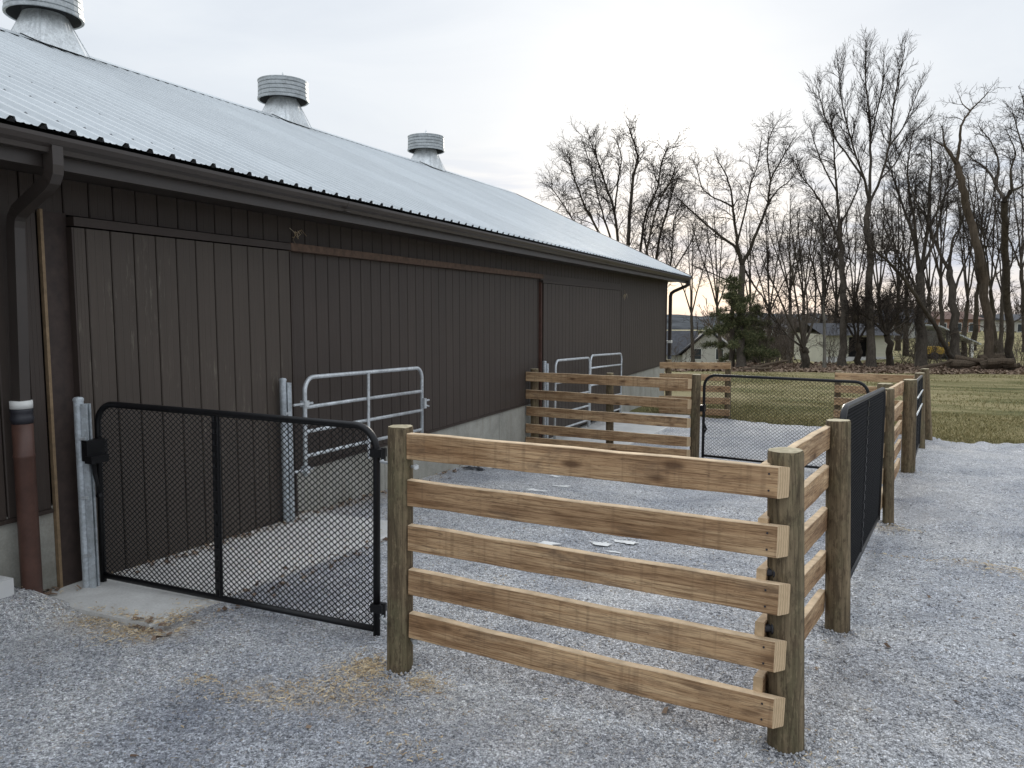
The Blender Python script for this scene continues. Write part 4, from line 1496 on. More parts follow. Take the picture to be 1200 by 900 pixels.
def steel_post(label, x, y, h, chan_dx, chan_dy):
    zb = yz(x, y)
    o = thing('steel_post', label, 'post', (x, y, zb), 'galvanised gate posts')
    mb = MB(); mb.lathe((0, 0, 0), [(0.031, -0.2), (0.031, h - 0.01), (0.034, h - 0.01), (0.034, h + 0.004), (0.025, h + 0.014), (0, h + 0.018)], 18)
    mb.build('pipe', M['galv_post'], o, smooth=False)
    a = math.atan2(chan_dy, chan_dx)
    Rm = Matrix.Rotation(a, 4, 'Z')
    mb = MB()
    for lo, hi in (((0.032, -0.027, 0.02), (0.037, 0.027, h - 0.03)), ((0.037, -0.027, 0.02), (0.070, -0.022, h - 0.03)), ((0.037, 0.022, 0.02), (0.070, 0.027, h - 0.03)),
                   ((0.065, -0.022, 0.02), (0.070, -0.010, h - 0.03)), ((0.065, 0.010, 0.02), (0.070, 0.022, h - 0.03))):
        mb.box(lo, hi, 0, Rm)
    mb.build('channel', M['galv_post'], o)
    mb = MB()
    for z in (0.25, 0.65, 1.05):
        mb.box((0.01, -0.036, z), (0.06, -0.0275, z + 0.02), 0, Rm)
    mb.build('bolt', M['galv'], o)
    return o


steel_post('galvanised steel gate post on the concrete pad beside the latch of the front mesh gate', -4.69, 3.58, 1.32, 0.95, 0.3)
steel_post('galvanised steel gate post against the jamb at the right edge of the near barn door', -4.72, 5.67, 1.37, 0.5, 0.85)
steel_post('galvanised steel gate post behind the crossing board fence', -4.60, 12.12, 1.43, 0.5, 0.85)

# ------------------------------------------------------------------ scraps lying in the pen
def scrap(x, y, s, seed, label, mat, group=None, hs=1.0):
    g = random.Random(seed)
    o = thing('scrap', label, 'scrap', (x, y, gz(x, y) + 0.006), group)
    mb = MB()
    n = 17
    ring, mid = [], []
    for i in range(n):
        a = 2 * pi * i / n
        r = s * g.uniform(0.22, 1.25)
        ring.append((r * cos(a) * 1.5, r * sin(a) * 0.7, g.uniform(0, .004) * hs))
        mid.append((r * .5 * cos(a) * 1.5, r * .5 * sin(a) * 0.7, g.uniform(.002, .009) * hs))
    v = ring + mid + [(0, 0, 0.006 * hs)]
    f = []
    for i in range(n):
        j = (i + 1) % n
        f += [(i, j, n + j), (i, n + j, n + i), (n + i, n + j, 2 * n)]
    mb.add(v, f)
    mb.build('sheet', mat, o, rot=(0, 0, g.uniform(-.4, .4)))
    return o


for i, (x, y, s, lab) in enumerate((
        (-3.28, 8.32, .11, 'flat white scrap nearest the foundation, seen under the top rail of the front fence'),
        (-3.05, 8.66, .10, 'flat white scrap just right of the one nearest the foundation'),
        (-3.42, 9.35, .08, 'small white scrap farthest back, touching the top rail of the front fence'),
        (-2.31, 6.14, .11, 'white scrap alone at left under the second rail of the front fence'),
        (-1.86, 6.36, .08, 'white scrap at the left end of the cluster in mid pen'),
        (-1.70, 6.48, .09, 'largest white scrap in the middle of the cluster in mid pen'),
        (-1.57, 6.72, .045, 'smallest white scrap at the right end of the cluster in mid pen'),
        (-1.72, 6.17, .05, 'small white scrap nearest the front fence below the cluster in mid pen'))):
    scrap(x, y, s, 200 + i, lab, M['paper'], 'white scraps in the pen')
scrap(-4.55, 9.35, .12, 300, 'crumpled dark rag on the gravel at the foot of the concrete foundation', M['rubber'], hs=5)
scrap(-4.38, 9.55, .07, 301, 'small white scrap touching the dark rag at the foundation', M['paper'], hs=4)

# ------------------------------------------------------------------ trees
class Tree:
    """collects polylines with radii, then writes each class of them as one mesh"""
    def __init__(s, seed):
        s.big, s.small = [], []
        s.g = random.Random(seed)

    def put(s, pts, rad, big):
        (s.big if big else s.small).append((np.array([tuple(p) for p in pts]), np.array(rad)))

    def grow(s, p, d, L, r, level, last, spread=0.85, up=0.05, dens=(3.0, 4.5, 5.5), curl=0.16):
        g = s.g
        n = 6 if level == 1 else (4 if level == 2 else 3)
        pts, rad, dirs = [Vector(p)], [r], [Vector(d)]
        d = Vector(d)
        tip = 0.30 if level < last else 0.45
        for i in range(n):
            d = (d + Vector((g.gauss(0, curl), g.gauss(0, curl), g.gauss(0, curl) + up))).normalized()
            pts.append(pts[-1] + d * (L / n))
            rad.append(r * (1 - (1 - tip) * (i + 1) / n))
            dirs.append(d.copy())
        s.put(pts, rad, False)
        if level < last:
            s.branch(pts, rad, dirs, L, level + 1, last, spread, up, dens, curl, t0=0.15)

    def branch(s, pts, rad, dirs, L, level, last, spread, up, dens, curl, t0=0.3, scale=0.55, k=1.0):
        g = s.g
        nb = max(2, int(L * dens[min(level - 1, len(dens) - 1)] * k + g.random()))
        m = len(pts) - 1
        for q in range(nb):
            t = t0 + (1 - t0) * (q + g.random()) / nb
            f = min(m - 1e-3, t * m)
            i = int(f)
            p = pts[i].lerp(pts[i + 1], f - i)
            d = dirs[min(i + 1, m)]
            ax = d.orthogonal().normalized()
            ax.rotate(Matrix.Rotation(g.uniform(0, 2 * pi), 3, d))
            nd = (d * 1.0 + ax * g.uniform(0.5, 1.15) * spread).normalized()
            ln = L * scale * g.uniform(0.5, 1.1) * (1.0 - 0.45 * t)
            lo = {1: 1.1, 2: 0.5, 3: 0.26}.get(level, 0.2)
            hi_ = {1: 2.3, 2: 0.95, 3: 0.5}.get(level, 0.3)
            ln = min(max(lo * g.uniform(.7, 1.2), ln), hi_ * g.uniform(.55, 1.1))
            ln *= 1.0 - 0.35 * t * (level == 1)
            r0 = rad[i] * (1 - (f - i)) + rad[i + 1] * (f - i)
            s.grow(p, nd, ln, max(0.0085, min(r0 * 0.62, 0.013 * ln + 0.006)), level, last, spread, up, dens, curl)

    @staticmethod
    def tubes(lines, sides):
        groups = {}
        for P, R in lines:
            groups.setdefault(len(P), []).append((P, R))
        V, F, off = [], [], 0
        for k, lst in groups.items():
            P = np.stack([a for a, _ in lst])
            R = np.stack([b for _, b in lst])
            T = np.empty_like(P)
            T[:, 1:-1] = P[:, 2:] - P[:, :-2]
            T[:, 0] = P[:, 1] - P[:, 0]
            T[:, -1] = P[:, -1] - P[:, -2]
            T /= np.linalg.norm(T, axis=2, keepdims=True) + 1e-9
            mean = P[:, -1] - P[:, 0]
            mean /= np.linalg.norm(mean, axis=1, keepdims=True) + 1e-9
            ref = np.where(np.abs(mean[:, 2:3]) < 0.8, np.array([[0, 0, 1.0]]), np.array([[1.0, 0.2, 0]]))
            U = np.cross(T, ref[:, None, :])
            U /= np.linalg.norm(U, axis=2, keepdims=True) + 1e-9
            W = np.cross(T, U)
            a = 2 * pi * np.arange(sides) / sides
            ring = P[:, :, None, :] + R[:, :, None, None] * (U[:, :, None, :] * np.cos(a)[None, None, :, None] + W[:, :, None, :] * np.sin(a)[None, None, :, None])
            N = len(lst)
            V.append(ring.reshape(-1, 3))
            base = (np.arange(N) * k * sides)[:, None, None] + (np.arange(k - 1) * sides)[None, :, None]
            j = np.arange(sides)[None, None, :]
            j2 = (np.arange(sides) + 1) % sides
            j2 = j2[None, None, :]
            q = np.stack([base + j, base + j2, base + sides + j2, base + sides + j], 3)
            F.append(q.reshape(-1, 4) + off)
            off += N * k * sides
        return np.concatenate(V), np.concatenate(F)


def spline(pts, rad, sub=4):
    """Catmull-Rom through the control points"""
    P = [Vector(p) for p in pts]
    P = [P[0] * 2 - P[1]] + P + [P[-1] * 2 - P[-2]]
    out, ro = [], []
    for i in range(1, len(P) - 2):
        for k in range(sub):
            t = k / sub
            a, b, c, d = P[i - 1], P[i], P[i + 1], P[i + 2]
            out.append(0.5 * ((2 * b) + (c - a) * t + (2 * a - 5 * b + 4 * c - d) * t * t + (3 * b - a - 3 * c + d) * t ** 3))
            ro.append(rad[i - 1] * (1 - t) + rad[i] * t)
    out.append(P[-2])
    ro.append(rad[-1])
    return out, ro


TG = 'bare trees along the back of the lawn'


def bare_tree(label, depth, base, limbs, seed, bark='bark', name='bare_tree', group=TG, last=3, dens=(3.6, 6.5, 7.0), spread=1.05, up=0.03, curl=0.22,
              k=1.0, deep=1.0, scale=0.46, cat='tree', t0=0.3, flare=True):
    """limbs: list of (points (x, y), first radius, last radius, branching) in photo pixels at the tree's own distance"""
    T = Tree(seed)
    g = T.g
    b0 = cam_pt(base[0], base[1], depth)
    gzv = yz(b0.x, b0.y)
    px = depth / F_PX
    root = thing(name, label, cat, (b0.x, b0.y, gzv), group)
    hub = {}
    for li, (pts, r0, r1, br) in enumerate(limbs):
        wp = []
        ang = g.uniform(-1.0, 1.0) * deep
        for i, (x, y) in enumerate(pts):
            key = (x, y)
            if key in hub:
                wp.append(hub[key])
                continue
            run = math.hypot(x - pts[0][0], y - pts[0][1]) * px
            off = hub.get(('d', pts[0]), 0.0) + ang * run * 0.55 + g.gauss(0, 0.02) * run
            p = cam_pt(x, y, depth + off)
            if i == 0 and li == 0:
                p.z = gzv - 0.2
            hub[key] = p
            hub[('d', key)] = off
            wp.append(p)
        n = len(wp)
        kr = 0.62 if li == 0 else 0.5
        rad = [max(0.012, (r0 + (r1 - r0) * (i / (n - 1)) ** .8) * px * kr) for i in range(n)]
        sp, sr = spline(wp, rad, 4)
        if li == 0 and flare:
            sr[0] *= 1.45
            sr[1] *= 1.15
        # small natural wander
        for i in range(1, len(sp) - 1):
            sp[i] = sp[i] + Vector((g.gauss(0, 1), g.gauss(0, 1), g.gauss(0, .6))) * min(0.05, sr[i] * 0.25)
        T.put(sp, sr, True)
        if br > 0:
            dirs = [(sp[min(i + 1, len(sp) - 1)] - sp[max(i - 1, 0)]).normalized() for i in range(len(sp))]
            Ln = sum((sp[i + 1] - sp[i]).length for i in range(len(sp) - 1))
            T.branch(sp, sr, dirs, Ln, 1, last, spread, up, dens, curl, t0=t0, scale=scale, k=k * br)
            # continue the leader into fine wood
            T.grow(sp[-1], dirs[-1], 0.55, max(sr[-1], 0.008), 2, last, spread, up, dens, curl)
    ofs = -np.array(root.location)
    Vb, Fb = Tree.tubes(T.big, 9)
    np_mesh('trunk', Vb + ofs, Fb, 4, M[bark], root, smooth=True)
    if T.small:
        Vs, Fs = Tree.tubes(T.small, 3)
        np_mesh('crown', Vs + ofs, Fs, 4, M['twig'], root, smooth=True)
    return root


# vase of stems rising behind the barn roof
bare_tree('many-stemmed bare tree rising behind the barn roof beside the veiled sun', 46, (738, 424), [
    ([(738, 424), (738, 392), (737, 345), (736, 290), (741, 215), (747, 183), (738, 152)], 7, 1.2, 1),
    ([(738, 392), (728, 320), (720, 250), (710, 218), (700, 187), (691, 163)], 4.5, 1.0, 1),
    ([(737, 345), (706, 280), (686, 243), (672, 205), (668, 185)], 3.5, .9, 1),
    ([(738, 392), (748, 310), (757, 250), (770, 222), (775, 192), (783, 172)], 4, 1, 1),
    ([(738, 392), (752, 330), (760, 285), (771, 240), (785, 214), (790, 203)], 3.5, .9, 1),
    ([(728, 320), (714, 275), (703, 240), (697, 215), (687, 178)], 3, .8, 1),
    ([(737, 345), (690, 290), (668, 252), (652, 228), (644, 218)], 3, .8, .8),
    ([(720, 250), (724, 215), (728, 185), (722, 165)], 2.2, .8, 1)], 101, k=0.9)
bare_tree('slender bare tree just right of the barn roof end', 50, (768, 424), [
    ([(768, 424), (767, 380), (768, 330), (772, 285), (784, 240), (789, 222)], 4.5, 1, 1),
    ([(768, 330), (757, 290), (757, 262), (765, 235)], 2.5, .8, 1),
    ([(767, 380), (782, 330), (788, 290), (790, 258), (800, 235)], 2.8, .8, 1),
    ([(782, 330), (800, 300), (812, 280), (815, 262)], 2, .7, 1)], 102, k=0.85)
# spreading tree in the middle
bare_tree('broad bare tree with crooked spreading limbs behind the far mesh gate', 40, (868, 432), [
    ([(868, 432), (867, 395), (869, 355), (870, 312)], 8.5, 6, 0.25),
    ([(870, 312), (862, 290), (845, 277), (822, 258), (806, 243), (794, 232)], 4.6, 1.2, 1),
    ([(870, 312), (864, 285), (861, 262), (859, 243), (856, 222), (850, 203), (842, 190)], 4.6, 1.1, 1),
    ([(859, 243), (847, 236), (835, 231), (823, 220), (817, 200), (812, 188)], 2.4, .9, 1),
    ([(870, 312), (882, 285), (891, 262), (900, 238), (903, 212), (914, 190), (927, 168)], 4.8, 1.1, 1),
    ([(864, 285), (874, 245), (880, 215), (888, 192), (892, 165)], 2.6, .9, 1),
    ([(900, 238), (912, 222), (925, 212), (935, 195)], 2.2, .8, 1),
    ([(869, 355), (856, 332), (838, 322), (812, 311)], 2.6, .9, 1),
    ([(870, 312), (884, 335), (895, 350), (901, 368), (912, 380)], 2.6, .9, .8),
    ([(903, 212), (899, 180), (903, 158), (912, 142)], 2.0, .8, 1)], 103, curl=0.24, k=1.0)
bare_tree('forked upright bare tree left of the tallest tree', 42, (988, 432), [
    ([(988, 432), (989, 380), (988, 320), (985, 285), (984, 264)], 7, 4.6, 0.25),
    ([(984, 264), (981, 225), (978, 190), (976, 160), (974, 138)], 3.8, 1, 1),
    ([(984, 264), (998, 238), (1007, 214), (1010, 190)], 3, .9, 1),
    ([(985, 285), (968, 248), (952, 222), (940, 208), (932, 190)], 3, .9, 1),
    ([(988, 320), (970, 290), (960, 268), (945, 252)], 2.2, .8, 1),
    ([(981, 225), (965, 195), (955, 168), (950, 150)], 2.2, .8, 1)], 104)
bare_tree('tallest bare tree with a straight trunk and high open crown', 41, (1022, 433), [
    ([(1022, 433), (1021, 380), (1019, 310), (1016, 262), (1018, 240)], 8.2, 5.4, 0.15),
    ([(1018, 240), (1020, 205), (1020, 165), (1018, 125), (1014, 90), (1015, 58)], 4.4, 1, 1),
    ([(1018, 240), (1013, 210), (1004, 186), (995, 155), (986, 115), (982, 75)], 3.6, .9, 1),
    ([(1018, 240), (1032, 210), (1042, 172), (1046, 130), (1053, 92), (1060, 60)], 3.8, .9, 1),
    ([(1042, 172), (1058, 150), (1068, 126), (1080, 98)], 2.4, .8, 1),
    ([(1013, 210), (990, 178), (972, 150), (963, 122), (957, 100)], 2.8, .8, 1),
    ([(1020, 165), (1028, 130), (1034, 100), (1036, 68)], 2.2, .8, 1),
    ([(1032, 210), (1050, 190), (1062, 165), (1085, 140)], 2.2, .8, 1)], 105, curl=0.12, up=0.09, spread=0.7, k=0.9)
bare_tree('thin pale bare sapling between the clump and the forked tree', 40, (966, 431), [
    ([(966, 431), (966, 390), (965, 340), (963, 290), (961, 245)], 3.4, 1.2, .7),
    ([(965, 340), (972, 315), (978, 295)], 1.4, .6, 1), ([(963, 290), (954, 265), (950, 250)], 1.2, .6, 1)], 106, bark='bark_pale')
bare_tree('bare clump of stems spreading low from one foot', 39.5, (943, 433), [
    ([(943, 433), (943, 415), (942, 408)], 8, 6, 0),
    ([(942, 408), (926, 378), (911, 343), (899, 318), (892, 300)], 3.2, .9, 1),
    ([(942, 408), (936, 370), (930, 332), (925, 300), (922, 280)], 3, .9, 1),
    ([(942, 408), (954, 372), (956, 332), (953, 300), (957, 270)], 3.2, .9, 1),
    ([(942, 408), (922, 392), (908, 372), (897, 355)], 2.6, .8, 1),
    ([(942, 408), (946, 365), (943, 325), (938, 290)], 2.6, .8, 1)], 107, k=0.9, group=TG)
bare_tree('squat dark bare tree with a dense round crown right of the tallest trunk', 43, (1043, 430), [
    ([(1043, 430), (1042, 408), (1039, 392)], 6.5, 5.5, 0),
    ([(1039, 392), (1022, 376), (1008, 366), (1000, 362)], 3, .9, 1), ([(1039, 392), (1030, 365), (1022, 350), (1018, 342)], 3, .9, 1),
    ([(1039, 392), (1040, 362), (1042, 345), (1044, 336)], 3, .9, 1), ([(1039, 392), (1055, 365), (1062, 350), (1066, 342)], 3, .9, 1),
    ([(1039, 392), (1060, 378), (1074, 368), (1083, 362)], 3, .9, 1), ([(1039, 392), (1046, 370), (1055, 352), (1058, 343)], 2.4, .9, 1)],
    108, dens=(7, 7, 7), curl=0.3, k=1.05, up=0.0, t0=.1)
bare_tree('squat dark bare tree in front of the cream garage door', 44, (1006, 430), [
    ([(1006, 430), (1006, 412), (1005, 402)], 6, 5.5, 0),
    ([(1005, 402), (992, 380), (980, 368), (972, 362)], 3, .9, 1), ([(1005, 402), (998, 370), (992, 352), (988, 344)], 3, .9, 1),
    ([(1005, 402), (1006, 372), (1005, 352), (1004, 340)], 3, .9, 1), ([(1005, 402), (1018, 378), (1028, 362), (1032, 354)], 3, .9, 1)],
    109, dens=(7, 7, 7), curl=0.3, k=0.95, up=0.0, t0=.1)
bare_tree('large bare tree with many rising limbs behind the tall end posts', 41.5, (1080, 434), [
    ([(1080, 434), (1079, 390), (1078, 345), (1078, 322)], 10, 8, 0.1),
    ([(1078, 322), (1071, 280), (1057, 240), (1046, 205), (1040, 182)], 5, 1, 1),
    ([(1078, 322), (1086, 275), (1089, 225), (1092, 190), (1090, 165)], 5, 1, 1),
    ([(1078, 322), (1072, 265), (1065, 220), (1064, 190), (1070, 155)], 4.5, 1, 1),
    ([(1078, 322), (1097, 275), (1106, 235), (1112, 205), (1106, 180)], 4, 1, 1),
    ([(1078, 345), (1055, 305), (1040, 275), (1032, 250)], 3.2, .9, 1),
    ([(1086, 275), (1102, 240), (1118, 215), (1128, 195)], 3, .9, 1)], 110)
bare_tree('stout bare tree with a long limb leaning left across its neighbour', 40.5, (1119, 433), [
    ([(1119, 433), (1119, 395), (1117, 345), (1113, 318)], 9.5, 6, 0.1),
    ([(1113, 318), (1100, 292), (1088, 262), (1072, 232), (1062, 205)], 4.5, 1.1, 1),
    ([(1113, 318), (1116, 285), (1126, 262), (1122, 235)], 4, 1.2, 1),
    ([(1119, 425), (1098, 388), (1074, 348), (1048, 314), (1030, 297), (1020, 290)], 6.5, 1.6, .9),
    ([(1117, 345), (1130, 310), (1142, 280), (1150, 250)], 3, .9, 1),
    ([(1100, 292), (1098, 250), (1104, 215), (1100, 190)], 2.6, .9, 1),
    ([(1074, 348), (1068, 318), (1060, 300)], 2, .8, 1)], 111)
bare_tree('leaning tan trunk with a broken top and few limbs', 40, (1159, 428), [
    ([(1159, 428), (1158, 385), (1153, 335), (1146, 295), (1136, 255), (1128, 218), (1121, 193)], 8.5, 6.0, 0.10),
    ([(1121, 193), (1112, 176), (1101, 168)], 4.2, 2, .5), ([(1121, 193), (1108, 172), (1105, 155)], 3.4, 1.6, .5),
    ([(1121, 193), (1124, 170), (1126, 148), (1137, 130), (1148, 119), (1158, 108)], 4.0, .9, .8),
    ([(1137, 130), (1128, 122), (1124, 112)], 1.6, .6, 1),
    ([(1158, 385), (1140, 380), (1125, 388), (1112, 392)], 1.5, .7, .8),
    ([(1153, 335), (1172, 318), (1190, 305)], 1.6, .7, 1)], 112, bark='bark_tan', k=0.7)
bare_tree('straight bare trunk forking high near the right frame edge', 40, (1183, 432), [
    ([(1183, 432), (1182, 380), (1179, 320), (1178, 270), (1177, 236)], 7.2, 5.2, 0.12),
    ([(1177, 236), (1168, 218), (1158, 200), (1145, 190), (1132, 180)], 3.6, 1, 1),
    ([(1168, 218), (1170, 190), (1162, 168), (1150, 152)], 2.8, .9, 1),
    ([(1177, 236), (1186, 224), (1198, 218), (1212, 205)], 3.4, 1, 1),
    ([(1186, 224), (1184, 200), (1190, 180), (1182, 158)], 2.6, .9, 1),
    ([(1179, 320), (1186, 308), (1186, 285)], 2.2, .8, .7),
    ([(1182, 380), (1198, 372), (1215, 362)], 2.2, .9, .8)], 113, curl=0.24)
bare_tree('bare tree beyond the right frame edge reaching in with its crown', 40, (1235, 432), [
    ([(1235, 432), (1234, 360), (1232, 290), (1230, 240)], 8, 5, 0.1),
    ([(1230, 240), (1215, 190), (1205, 150), (1198, 112)], 4, 1, 1), ([(1230, 240), (1238, 180), (1240, 120)], 4, 1, 1),
    ([(1230, 240), (1212, 210), (1196, 165), (1188, 135)], 3.2, 1, 1)], 114)

# thinner wood filling in behind the row: each tree its own, all built from a few lean forms
KINDS_ = []


def fill_tree(x, depth, top, seed, width, label):
    g = random.Random(seed)
    by = 366 + (EYE - yz(*cam_pt(x, 420, depth).xy)) * F_PX / depth
    H = by - top
    f1 = by - H * g.uniform(.30, .42)
    lean = g.uniform(-.06, .06) * H
    limbs = [([(x, by), (x + lean * .3, by - H * .2), (x + lean * .5, f1)], H * .016 + 1.2, H * .010 + .8, .2)]
    n = g.randint(4, 5)
    for i in range(n):
        u = (i + .5) / n * 2 - 1 + g.uniform(-.2, .2)
        tx = x + lean + u * width
        ty = top + abs(u) * H * .22 + g.uniform(0, .08) * H
        limbs.append(([(x + lean * .5, f1), (x + lean * .6 + u * width * .35, f1 - (f1 - ty) * .35), (x + lean * .8 + u * width * .75, f1 - (f1 - ty) * .7), (tx, ty)],
                      H * .006 + .8, .8, 1))
    return bare_tree(label, depth, (x, by), limbs, seed, group='thin trees behind the row', k=.9, dens=(2.2, 4.6, 5.6), name='bare_tree')


FILL = [(812, 58, 255, 30, 'thin bare tree behind the evergreen'), (898, 62, 232, 34, 'thin bare tree between the broad tree and the clump'),
        (925, 66, 215, 34, 'thin bare tree right behind the low clump of stems'), (958, 60, 205, 30, 'thin bare tree behind the pale sapling'),
        (1002, 64, 225, 32, 'thin bare tree behind the forked upright tree'), (1052, 66, 205, 36, 'thin bare tree above the squat round-crowned tree'),
        (1062, 58, 185, 32, 'thin bare tree left behind the large many-limbed tree'), (1105, 62, 185, 36, 'thin bare tree between the large and the stout tree'),
        (1140, 64, 170, 36, 'thin bare tree behind the leaning broken trunk'), (1168, 60, 175, 32, 'thin bare tree left behind the straight forked trunk'),
        (1202, 62, 150, 36, 'thin bare tree at the right frame edge'),
        (882, 56, 250, 26, 'thin bare tree just right of the broad tree trunk'), (940, 54, 225, 26, 'thin bare tree rising out of the low clump of stems'),
        (975, 58, 235, 26, 'thin bare tree between the pale sapling and the forked tree'), (1035, 56, 200, 28, 'thin bare tree right of the tallest trunk'),
        (1090, 55, 205, 28, 'thin bare tree right of the large many-limbed trunk'), (1128, 54, 200, 26, 'thin bare tree right of the stout trunk'),
        (1172, 56, 215, 24, 'thin bare tree between the leaning trunk and the straight trunk'), (846, 60, 235, 32, 'thin bare tree behind the broad crooked tree')]
for i, (x, dpt, top, wd, lab) in enumerate(FILL):
    fill_tree(x, dpt, top, 300 + i, wd, lab)


# undergrowth: brushy many-stemmed shrubs along the back edge
def shrub(label, x, depth, h, w_, n, seed):
    g = random.Random(seed)
    b0 = cam_pt(x, 425, depth)
    z0 = yz(b0.x, b0.y)
    T = Tree(seed)
    root = thing('bare_shrub', label, 'shrub', (b0.x, b0.y, z0), 'brushy shrubs under the trees')
    for i in range(n):
        a = g.uniform(0, 2 * pi)
        d = Vector((cos(a) * g.uniform(.15, .9), sin(a) * g.uniform(.15, .9), 1)).normalized()
        T.grow(Vector((g.uniform(-.3, .3) * w_, g.uniform(-.3, .3) * w_, -.05)), d, h * g.uniform(.6, 1.05), g.uniform(.012, .028), 1, 3, .9, .03, (2.5, 3.5, 4.5), .2)
    V, F = Tree.tubes(T.small, 3)
    np_mesh('stems', V, F, 4, M['brush'], root, smooth=True)


SH = [(905, 43, 2.6, 2.0, 11, 'brushy bare shrub right of the broad tree foot'), (880, 45, 2.8, 2.2, 11, 'brushy bare shrub behind the broad tree foot'),
      (928, 47, 3.2, 2.4, 12, 'brushy bare shrub behind the low clump of stems'), (975, 45, 2.7, 1.6, 14, 'brushy bare shrub at the pale sapling foot'),
      (1062, 46, 2.9, 1.8, 16, 'brushy bare shrub beside the squat round-crowned tree'), (1098, 45, 3.1, 1.8, 16, 'brushy bare shrub between the large and the stout trunks'),
      (1140, 47, 2.9, 2.0, 16, 'brushy bare shrub left of the leaning tan trunk'), (1196, 45, 2.9, 2.0, 16, 'brushy bare shrub right of the straight forked trunk'),
      (800, 52, 3.2, 2.4, 8, 'brushy bare shrub beside the barn corner')]
for i, (x, dpt, h, w_, n, lab) in enumerate(SH):
    shrub(lab, x, dpt, h, w_, n, 400 + i)

# evergreen with ragged tiers
def evergreen(label, x, depth, H, W, seed):
    g = random.Random(seed)
    gn = np.random.default_rng(seed)
    b0 = cam_pt(x, 425, depth)
    z0 = yz(b0.x, b0.y)
    root = thing('pine_tree', label, 'tree', (b0.x, b0.y, z0))
    mb = MB()
    mb.tube([(0, 0, -.2), (.05, 0, H * .3), (-.04, .05, H * .65), (.06, 0, H)], [.17, .14, .09, .02], 9)
    br = []
    C, D = [], []
    z = H * .10
    while z < H * .98:
        u = z / H
        for q in range(g.randint(5, 7)):
            if g.random() < .33:
                continue
            a = g.uniform(0, 2 * pi)
            R = W * (1.02 - u) ** .72 * g.uniform(.30, 1.25) * (0.55 + .45 * min(1, u / .15))
            p0 = Vector((0, 0, z + g.uniform(-.12, .12)))
            drop = g.uniform(-.28, .12) * R
            pts = [p0, p0 + Vector((cos(a) * R * .5, sin(a) * R * .5, drop * .35 + .05)), p0 + Vector((cos(a + .08) * R, sin(a + .08) * R, drop))]
            mb.tube(pts, [.03, .018, .006], 5)
            for t in np.linspace(.30, 1, max(3, int(R * 7))):
                c = pts[0].lerp(pts[1], t * 2) if t < .5 else pts[1].lerp(pts[2], t * 2 - 1)
                for _ in range(2):
                    C.append(tuple(c + Vector((g.gauss(0, .09), g.gauss(0, .09), g.gauss(.02, .07)))))
                    D.append((cos(a), sin(a), .25))
        z += H * g.uniform(.055, .085)
    mb.build('trunk', M['bark'], root)
    C, D = np.array(C), np.array(D)
    nper = 44
    N = len(C) * nper
    cc = np.repeat(C, nper, 0) + gn.normal(0, .075, (N, 3))
    dd_ = np.repeat(D, nper, 0) * .7 + gn.normal(0, .7, (N, 3))
    dd_ /= np.linalg.norm(dd_, axis=1, keepdims=True)
    side = np.cross(dd_, gn.normal(0, 1, (N, 3)))
    side /= np.linalg.norm(side, axis=1, keepdims=True)
    Ln = gn.uniform(.09, .20, (N, 1))
    wd = gn.uniform(.010, .020, (N, 1))
    V = np.stack([cc - side * wd, cc + side * wd, cc + dd_ * Ln], 1)
    np_mesh('crown', V.reshape(-1, 3), np.arange(N * 3), 3, M['needle'], root)


evergreen('ragged green pine right of the barn corner in front of the pale house', 857, 41, 5.0, 2.4, 503)
evergreen('small dark green pine behind the broad tree trunk', 884, 47, 3.6, 1.6, 502)

# brush pile and logs on the ground under the right-hand trees
def log(label, a, b, depth, r0, r1, seed, group='cut logs and branches under the trees'):
    g = random.Random(seed)
    P0, P1 = cam_pt(a[0], a[1], depth), cam_pt(b[0], b[1], depth + g.uniform(-.5, .5))
    root = thing('log', label, 'log', tuple((P0 + P1) / 2 - Vector((0, 0, r0))), group)
    mb = MB()
    o = Vector(root.location)
    n = 5
    pts = [P0.lerp(P1, i / n) + Vector((g.gauss(0, .03), g.gauss(0, .03), g.gauss(0, .03))) - o for i in range(n + 1)]
    mb.tube(pts, [r0 + (r1 - r0) * i / n for i in range(n + 1)], 9)
    mb.build('log_body', M['log'], root)


LG = [((1112, 427), (1148, 425), 39.6, .22, .18, 'log lying between the stout tree and the leaning trunk'), ((1120, 420), (1152, 423), 40.1, .17, .12, 'thinner log on top between stout tree and leaning trunk'),
      ((1150, 428), (1180, 427), 39.5, .24, .22, 'log between the leaning trunk and the straight trunk'), ((1148, 420), (1178, 419), 40, .22, .20, 'upper log between the leaning trunk and the straight trunk'),
      ((1156, 424), (1186, 423), 39.2, .20, .17, 'middle log in front of the straight trunk'), ((1176, 430), (1196, 428), 39.3, .15, .13, 'short log right of the straight trunk'),
      ((1072, 433), (1116, 424), 39.2, .10, .07, 'long dark branch lying left of the stout tree'), ((880, 430), (925, 423), 38.6, .09, .06, 'fallen branch lying left of the low clump'),
      ((852, 436), (905, 431), 37.6, .10, .06, 'fallen branch in front of the broad tree foot')]
for i, (a, b, dpt, r0, r1, lab) in enumerate(LG):
    log(lab, a, b, dpt, r0, r1, 600 + i)

# ------------------------------------------------------------------ far buildings
def frame_at(x, y, depth):
    p = cam_pt(x, y, depth)
    return p, math.atan2(lat.y, lat.x)


